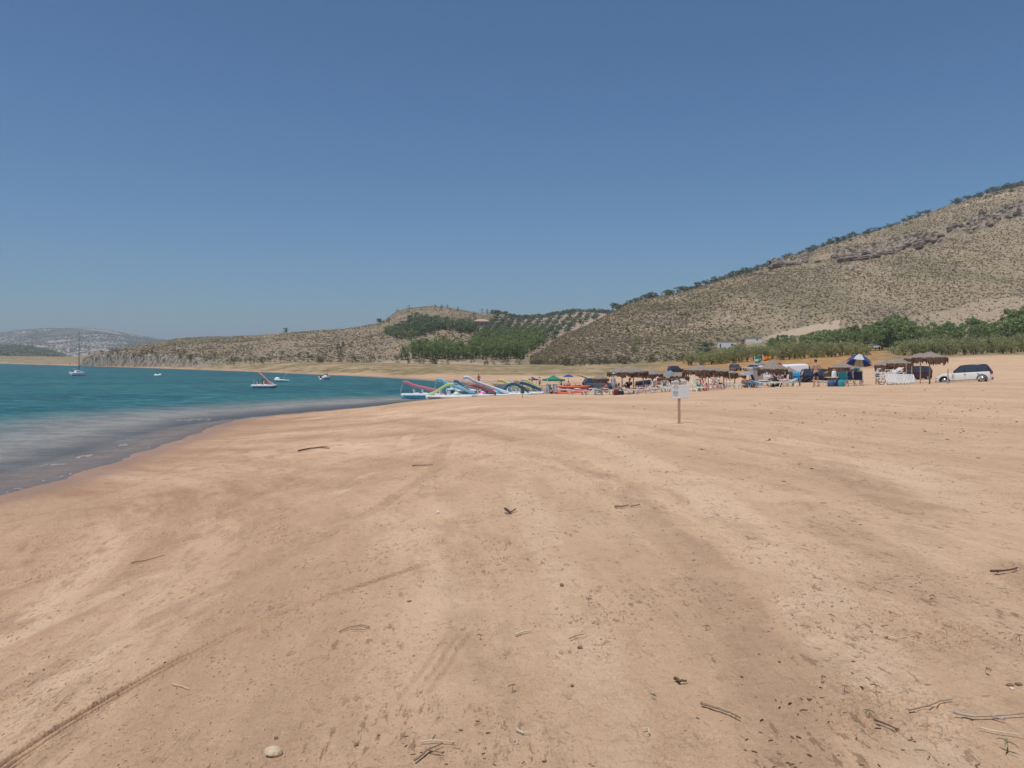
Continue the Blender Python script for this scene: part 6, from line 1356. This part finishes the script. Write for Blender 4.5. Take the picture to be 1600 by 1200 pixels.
# ---------------------------------------------------------------- houses
WWALL = mat("whitewash", (.80, .80, .76), .8, .04, 1)
def house(label, hl, u, y, w, d_, h, rz, wall, roofm, wins, hip=False, name="house", base=2.0):
    x, d, z = hl.pt(u, y); e = empty(name, (x, d, z), rz, label, "house")
    MB().box(-w/2, w/2, 0, d_, -base, h).build("wall", wall, e)
    if hip: MB().add([(-w/2-.6, -.6, h), (w/2+.6, -.6, h), (w/2+.6, d_+.6, h), (-w/2-.6, d_+.6, h), (-w*.22, d_/2, h+1.5), (w*.22, d_/2, h+1.5)], [(0, 1, 5, 4), (1, 2, 5), (2, 3, 4, 5), (3, 0, 4), (3, 2, 1, 0)]).build("roof", roofm, e)
    else: MB().box(-w/2-.15, w/2+.15, -.15, d_+.15, h, h+.22).build("roof", roofm, e)
    for cx, z0, ww, hh in wins:
        f = MB().box(cx-ww/2, cx+ww/2, -.04, -.004, z0, z0+hh).build("window", mat("window_frame", (.5, .48, .45), .6), e); MB().box(cx-ww/2+.08, cx+ww/2-.08, -.06, -.045, z0+.08, z0+hh-.08).build("pane", GLASS, f)
    return e
e = house("low whitewashed house with a flat roof at the foot of the rocky hill", right_hill, 1136, 545, 6.6, 5, 2.6, -.18, WWALL, mat("grey_roof", (.28, .24, .21), .8), [(-2.4, .3, .6, 1.5), (1.8, 1.0, .8, .8)], base=1.0)
e = house("second white house, smaller, at the start of the graded bank", right_hill, 1178, 535, 6, 4, 1.5, -.15, WWALL, mat("grey_roof", (.28, .24, .21), .8), [(1.2, .5, .6, .7)], base=1.0)
house("stone villa with a tiled hip roof halfway up the brown hill", center_hill, 753, 512, 8.5, 7, 3.6, .05, mat("villa_stone", (.40, .31, .25), .85, .1, 2), mat("terracotta_roof", (.48, .33, .25), .85, .15, 4), [(-2.6, 1.2, 1.2, 1.6), (0, 1.2, 1.2, 1.6), (2.6, 1.2, 1.2, 1.6)], True, "villa", 4)

# ---------------------------------------------------------------- driftwood, stones and seedlings in the foreground
DW = mat("driftwood", (.30, .205, .13), .85, .3, 30); DWD = mat("dark_driftwood", (.13, .075, .05), .85, .3, 30); DWP = mat("bleached_reed", (.66, .55, .38), .8, .12, 30); REED = mat("grey_reed", (.42, .35, .28), .8, .2, 20)
def stick(pix, r, m, label, name="stick", branches=(), lift=.6, cat="stick"):
    P = []; g = random.Random(int(pix[0][0]*7+pix[0][1]))
    W = [gp(*p) for p in pix]; o0 = W[0]
    for i in range(len(W)-1):
        for q in range(3): P.append([W[i][c]+(W[i+1][c]-W[i][c])*q/3-o0[c]+(g.uniform(-1, 1)*r*.5 if c < 2 else 0) for c in range(3)])
    P.append([W[-1][c]-o0[c] for c in range(3)]); n = len(P)
    for i, p_ in enumerate(P): p_[2] += r*lift+.012+g.uniform(0, r*.5)
    b = MB().tube(P, [r*(1.0-.55*i/n) for i in range(n)], 8)
    for bp in branches:
        B = [gp(*p) for p in bp]; b.tube([(q[0]-o0[0], q[1]-o0[1], q[2]-o0[2]+r*.7+.012) for q in B], [r*.6*(1-.5*i/len(B)) for i in range(len(B))], 6)
    o = b.build(name, m, None, True); o.location = o0; return tag(o, label, cat)
stick([(1096, 1112), (1112, 1119), (1130, 1123), (1145, 1130), (1157, 1137)], .0075, DW, "curved brown driftwood stick with a knobby left end, lower right of centre")
stick([(1490, 1133), (1520, 1135), (1550, 1136.5)], .0075, REED, "thick pale reed stem ending in split fibres at the lower right edge", branches=[[(1550, 1135), (1575, 1137), (1602, 1133)], [(1548, 1137), (1570, 1140)]])
stick([(648, 1202), (668, 1184), (692, 1175)], .0065, DW, "forked brown twig at the bottom edge, right of the pale stone", branches=[[(668, 1184), (693, 1190)]])
stick([(656, 1173), (680, 1171), (712, 1174)], .004, DWP, "thin pale twig lying across the top of the forked one")
stick([(269, 1077), (284, 1081), (296, 1086)], .004, DWP, "short bleached straw right of the tyre track")
stick([(84, 1118), (95, 1108), (107, 1096)], .004, DW, "thin brown twig left of the tyre track")
stick([(206, 885), (232, 880), (257, 873)], .010, DW, "straight brown stick on the sand at the left")
stick([(466, 707), (485, 703), (500, 701), (515, 703)], .028, DWD, "dark branch lying on the sand in the upper left", branches=[[(490, 702), (503, 700), (512, 699)], [(472, 706), (480, 703)]], name="branch", cat="branch")
stick([(1548, 905), (1566, 904), (1588, 900)], .010, DWD, "dark red-brown branch at the right edge", branches=[[(1560, 904), (1552, 902)], [(1580, 902), (1590, 898)]], name="branch", cat="branch")
stick([(961, 798), (972, 798), (982, 797)], .016, DW, "short dark stick right of the centre", branches=[[(985, 798), (1000, 795)]])
stick([(789, 800), (796, 804), (798, 807)], .014, DWD, "small dark twig beside a chip of wood near the centre", branches=[[(798, 806), (806, 801)], [(789, 807), (797, 808)]])
stick([(644, 731), (660, 730), (676, 730)], .016, DW, "thin straight stick lying flat left of centre")
stick([(1378, 1002), (1400, 1005), (1428, 1004)], .004, DWP, "pale bowed straw on the right side")
stick([(1420, 1119), (1452, 1117), (1468, 1108), (1488, 1111)], .004, DW, "thin wandering twig with a bent tip at the lower right")
stick([(1003, 1150), (1013, 1153), (1015, 1159), (1010, 1161)], .004, DWP, "small hooked white straw below centre")
stick([(1055, 1076), (1063, 1077.5), (1073, 1075)], .010, DWD, "short dark bark sliver below centre")
stick([(806, 1154), (818, 1157), (831, 1162)], .0045, DWP, "thin pale straw near the bottom centre")
stick([(1367, 1140), (1385, 1148), (1402, 1152)], .005, DWD, "dark curved twig left of the seedling row")
stick([(1530, 1156), (1560, 1160), (1600, 1171)], .004, DWP, "long pale straw in the lower right corner")
stick([(1112, 1040), (1118, 1047)], .004, DW, "tiny twig left of the curved stick"); stick([(889, 1006), (902, 1003), (912, 1000)], .004, DW, "short brown twig in the middle foreground")
stick([(530, 998), (545, 988), (565, 985), (578, 988), (570, 994), (548, 994)], .005, DW, "looped root lying on the sand left of centre", name="root", cat="root")
stick([(806, 1004), (820, 998), (832, 997)], .008, DWP, "frayed bleached reed tuft in the middle foreground")
def rock(label, u, y, r, m, sq=(1, .8, .6), name="stone", seed=1, sink=.3):
    g = random.Random(seed); bm = bmesh.new(); bmesh.ops.create_icosphere(bm, subdivisions=2, radius=r); dirs = [Vector((g.gauss(0, 1), g.gauss(0, 1), g.gauss(0, 1))).normalized() for _ in range(9)]
    for v in bm.verts:
        for d_ in dirs:
            q = v.co.dot(d_)-r*.72
            if q > 0: v.co -= d_*q*.92
        v.co = Vector((v.co.x*sq[0], v.co.y*sq[1], v.co.z*sq[2]))
    me = bpy.data.meshes.new(name); bm.to_mesh(me); bm.free(); me.materials.append(m); o = bpy.data.objects.new(name, me); COL.objects.link(o); x, yy, z = gp(u, y); o.location = (x, yy, z+r*sq[2]*(1-sink)*.7); o.rotation_euler = (0, 0, g.uniform(0, 6)); return tag(o, label, "stone")
ST = mat("limestone", (.60, .46, .32), .85, .2, 25); STD = mat("brown_clod", (.24, .165, .11), .9, .3, 40)
rock("pale angular stone at the bottom edge, left of the forked twig", 427, 1190, .042, ST, (1.25, .95, .75), seed=4, sink=.35)
rock("brown clod just above the pale stone", 431, 1165, .014, STD, (1, .9, .8), seed=5); rock("small brown clod at the far left", 5, 975, .016, ST, (1.2, .8, .6), seed=6)
rock("white chip of stone on the sand left of centre", 684, 806, .045, mat("white_chip", (.72, .66, .60), .7), (1.4, .7, .7), seed=8)
rock("small round pebble bottom right, next to two brown ones", 1581, 1085, .012, mat("white_pebble", (.75, .68, .62), .6), (1, 1, .8), seed=9)
rock("flat brown pebble left of the white pebble at the right edge", 1578, 1079, .018, STD, (1.3, .8, .5), seed=10); rock("dark brown pebble above the white pebble at the right edge", 1592, 1077, .016, STD, (1.3, .8, .6), seed=11)
rock("dark clod in the middle foreground", 878, 921, .022, STD, (1, .9, .7), seed=12); rock("small dark clod right of the frayed reed", 894, 1081, .012, STD, (1, .9, .7), seed=13); rock("dark clod by a pale twig in the middle foreground", 906, 1019, .017, STD, (1.1, .9, .7), seed=14)
rock("little clod beside the leaf scraps left of centre", 640, 946, .017, STD, (1.5, .8, .6), seed=15); rock("small clod near the pale straw at the bottom left", 193, 935, .017, STD, (1.2, .8, .6), seed=16); rock("little clod at the bottom edge right of the pale stone", 557, 1176, .012, STD, (1, .9, .8), seed=17)
SEED = mat("seedling_green", (.17, .20, .10), .8, .3, 60); SEEDD = mat("withered_seedling", (.20, .14, .09), .9, .3, 60)
def seedling(label, u, y, s, m, seed):
    g = random.Random(seed); x, yy, z = gp(u, y); e = empty("seedling", (x, yy, z), g.uniform(0, 6), label, "plant", "seedlings and sprouts on the sand")
    MB().tube([(0, 0, -.005), (.1*s, 0, .5*s), (.0, .05*s, s)], [.035*s, .03*s, .02*s], 5).build("stem", m, e, True)
    b = MB()
    for k in range(g.randint(3, 5)):
        a = g.uniform(0, 6.28); c, q = math.cos(a), math.sin(a); l = s*g.uniform(.5, .9); b.sheet([[(c*l*t-q*w*.07*s*math.sin(math.pi*min(1, t+.15)), q*l*t+c*w*.07*s*math.sin(math.pi*min(1, t+.15)), s*(.9+.25*t-.45*t*t)) for w in (-1, 0, 1)] for t in (0, .35, .7, 1)], .003)
    b.build("leaves", m, e)
for i, (u, y, s, m, lb) in enumerate([(1573, 1184, .055, SEED, "green seedling with spread leaves in the bottom right corner"), (1358, 1133, .04, SEED, "three-leaved seedling left of the reed stem"), (1283, 1078, .04, SEEDD, "curled withered sprout in the lower right"), (1369, 1091, .035, SEEDD, "folded withered leaf right of the curled sprout"),
        (1320, 1096, .04, SEEDD, "thin withered sprout between the curled one and the folded leaf"), (1104, 992, .035, SEEDD, "hooked dry sprout right of centre"), (974, 974, .03, SEEDD, "tiny dry sprout in the middle of the sand"), (985, 942, .035, SEEDD, "small hooked sprout above the tiny dry one"), (1300, 974, .035, SEEDD, "pair of dry sprouts on the right side"),
        (1541, 1062, .04, SEEDD, "upright dry sprout near the right edge pebbles"), (1455, 943, .035, SEEDD, "three-pointed dry sprout at the upper right of the foreground"), (1393, 968, .035, SEEDD, "dry sprout with scattered bits around it"), (920, 946, .04, SEEDD, "dry two-pronged sprout near the centre"), (1020, 1100, .03, SEEDD, "small dark stub beside a pale straw"), (750, 1006, .04, SEEDD, "forked dry sprout just left of centre"), (330, 1040, .04, SEEDD, "bent dry sprout right of the tyre track"), (1594, 1008, .04, SEEDD, "dry sprout at the right edge"), (802, 1092, .05, SEEDD, "dark curled sprout at the middle bottom")]): seedling(lb, u, y, s, m, i)
# crumbs of bark, reed and clay over the whole beach, in drifts
def crumbs(name, n, seed, m, label, size, region, elong=3.0, clump=.1, flat=.3, dist=None):
    g = np.random.default_rng(seed); u = g.uniform(-120, 1720, n*4); y = region[0]+(region[1]-region[0])*g.random(n*4)**region[2]
    d = (CAMZ+.05)*F/(y-HY); x = (u-800)/F*d; s = shore_dist(x, d)
    z = ground(x, d, s); z = z+np.where(d < 120, detail(x, d, s)[0], 0); w = fbm(x*.35, d*.35, 0, 4, seed)+.5*fbm(x*1.7, d*1.7, 0, 2, seed+1); keep = (s > 1.2) & (w > clump); x, d, z = x[keep][:n], d[keep][:n], z[keep][:n]; N = len(x)
    a = g.uniform(0, math.pi, N); L = size*g.uniform(.3, 1, N)**3*2.4*(1+d/22); W_ = L/elong*g.uniform(.5, 1.3, N); H = W_*flat+.002
    c, s_ = np.cos(a), np.sin(a); loc = [(-1, -1, 0), (1, -.8, 0), (.8, 1, 0), (-.9, .7, 0), (-.6, -.5, 1), (.7, -.4, .8), (.5, .5, 1), (-.5, .4, .9)]
    V = np.stack([np.stack([x+L*.5*(p[0]*c)-W_*.5*p[1]*s_, d+L*.5*p[0]*s_+W_*.5*p[1]*c, z-.001+H*p[2]], -1) for p in loc], 1).reshape(-1, 3)
    Fq = np.array([(0, 1, 5, 4), (1, 2, 6, 5), (2, 3, 7, 6), (3, 0, 4, 7), (4, 5, 6, 7)]); Fq = (Fq[None]+np.arange(N)[:, None, None]*8).reshape(-1, 4)
    return tag(np_mesh(name, V, Fq, m, False), label, "debris", kind="stuff")
CR = leaf_mat("bark_crumbs", (.13, .085, .055), (.36, .25, .165)); CRP = leaf_mat("reed_scraps", (.50, .40, .27), (.74, .63, .46)); CLAY = mat("clay_crumbs", (.56, .40, .275), .95, .15, 8)
crumbs("bark_crumbs", 1500, 3, CR, "dark crumbs of bark and reed scattered in drifts over the sand", .0115, (625, 1215, 1.15), 3.6, .16)
crumbs("clay_crumbs", 5000, 5, CLAY, "small clay crumbs and clods on the trampled sand", .009, (640, 1215, 1.0), 1.4, .12, .6)
crumbs("reed_scraps", 900, 7, CRP, "pale scraps of dry reed scattered on the sand", .022, (640, 1215, 1.0), 8, -.5, .3)
# low weeds in bands on the right of the beach and drift lines
def weeds():
    g = np.random.default_rng(21); P = []
    for cu, cy_, su, sy, n in [(1370, 650, 75, 5, 420), (1480, 655, 60, 7, 160), (1420, 608, 60, 3, 240), (1530, 628, 50, 10, 200), (1480, 678, 40, 3, 90), (1240, 612, 60, 8, 120), (1300, 700, 160, 25, 160), (985, 622, 22, 2, 110), (1120, 637, 60, 4, 120), (910, 622, 25, 2, 70), (1500, 640, 110, 22, 360), (1250, 655, 90, 18, 170)]:
        for _ in range(n):
            u, y = g.normal(cu, su), g.normal(cy_, sy)
            if y < 604 or u > 1700: continue
            P.append(gp(u, y))
    P = np.array(P); return strew("beach_weeds", P, g.uniform(.04, .13, len(P)), .8, mat("weed_green", (.34, .31, .19), .9, .3, 5), 6, "low grey-green weeds in thin bands on the right part of the beach", "weeds", 22)
weeds()
def drift():
    g = np.random.default_rng(23); P = []
    for cu, cy_, su, sy, n, sl_ in [(243, 791, 17, 2.2, 260, -.10), (610, 635, 26, 1, 150, -.05), (575, 700, 60, 12, 40, 0), (842, 745, 18, 2.5, 160, -.06), (1092, 764, 14, 2.5, 90, .1), (845, 818, 40, 5, 60, -.1), (530, 860, 60, 14, 180, -.15), (1300, 1180, 60, 6, 60, .12), (120, 880, 90, 18, 160, -.15), (250, 940, 120, 20, 160, -.2), (350, 840, 90, 14, 160, -.15), (100, 1000, 80, 16, 120, -.2), (870, 1165, 30, 8, 40, 0), (455, 590+60, 20, 1, 30, -.2), (1230, 1165, 25, 6, 25, 0), (1500, 1035, 40, 7, 90, .1), (720, 912, 14, 2, 40, 0), (620, 580+330, 25, 5, 50, -.1)]:
        for _ in range(n):
            dx = g.normal(0, su); P.append(gp(cu+dx, cy_+g.normal(0, sy)+dx*sl_))
    P = np.array(P); return strew("drift_litter", P, g.uniform(.010, .03, len(P))*(1+P[:, 1]/12), .5, M_TUSDD, 4, "dark drift litter of roots and bark in small heaps on the sand", "debris", 24)
M_TUSDD = leaf_mat("drift_bark", (.13, .085, .055), (.33, .225, .15)); drift()
def foam():
    g = np.random.default_rng(31); P = []
    for (u0, y0, u1, y1, n) in [(275, 657, 330, 656, 170), (345, 656, 352, 655, 8), (180, 691, 215, 686.5, 150), (186, 697, 200, 695, 50), (118, 716, 145, 711, 40), (65, 727, 105, 726, 26), (196, 718, 212, 714, 10), (0, 771, 120, 740, 22), (230, 701, 232, 700, 4)]:
        for _ in range(n):
            t = g.random(); u = u0+(u1-u0)*t; y = y0+(y1-y0)*t+g.normal(0, .7); d = (CAMZ-WZ)*F/(y-HY); P.append(((u-800)/F*d, d, WZ+.05+g.uniform(0, .03)))
    P = np.array(P); return strew("foam", P, g.uniform(.02, .08, len(P)), .25, mat("foam_white", (.75, .77, .78), .5, .1), 3, "small white flecks of foam on the wavelets near the shore", "foam", 32)
foam()
# ---------------------------------------------------------------- summer haze over the valley
hm = bpy.data.materials.new("valley_haze"); hm.use_nodes = True; hn = hm.node_tree; hn.nodes.clear()
ho = hn.nodes.new("ShaderNodeOutputMaterial"); hv = hn.nodes.new("ShaderNodeVolumePrincipled")
hv.inputs["Color"].default_value = (.88, .95, 1.0, 1); hv.inputs["Density"].default_value = 2.0e-4; hv.inputs["Anisotropy"].default_value = .1
hn.links.new(hv.outputs[0], ho.inputs["Volume"])
hb = bmesh.new(); bmesh.ops.create_cube(hb, size=1); hme = bpy.data.meshes.new("haze"); hb.to_mesh(hme); hb.free(); hme.materials.append(hm)
hz = bpy.data.objects.new("haze", hme); COL.objects.link(hz)
hz.scale = (13000, 13000, 240); hz.location = (0, 0, 240/2-13); tag(hz, "thin pale summer haze over the lake and hills", "haze", kind="stuff")
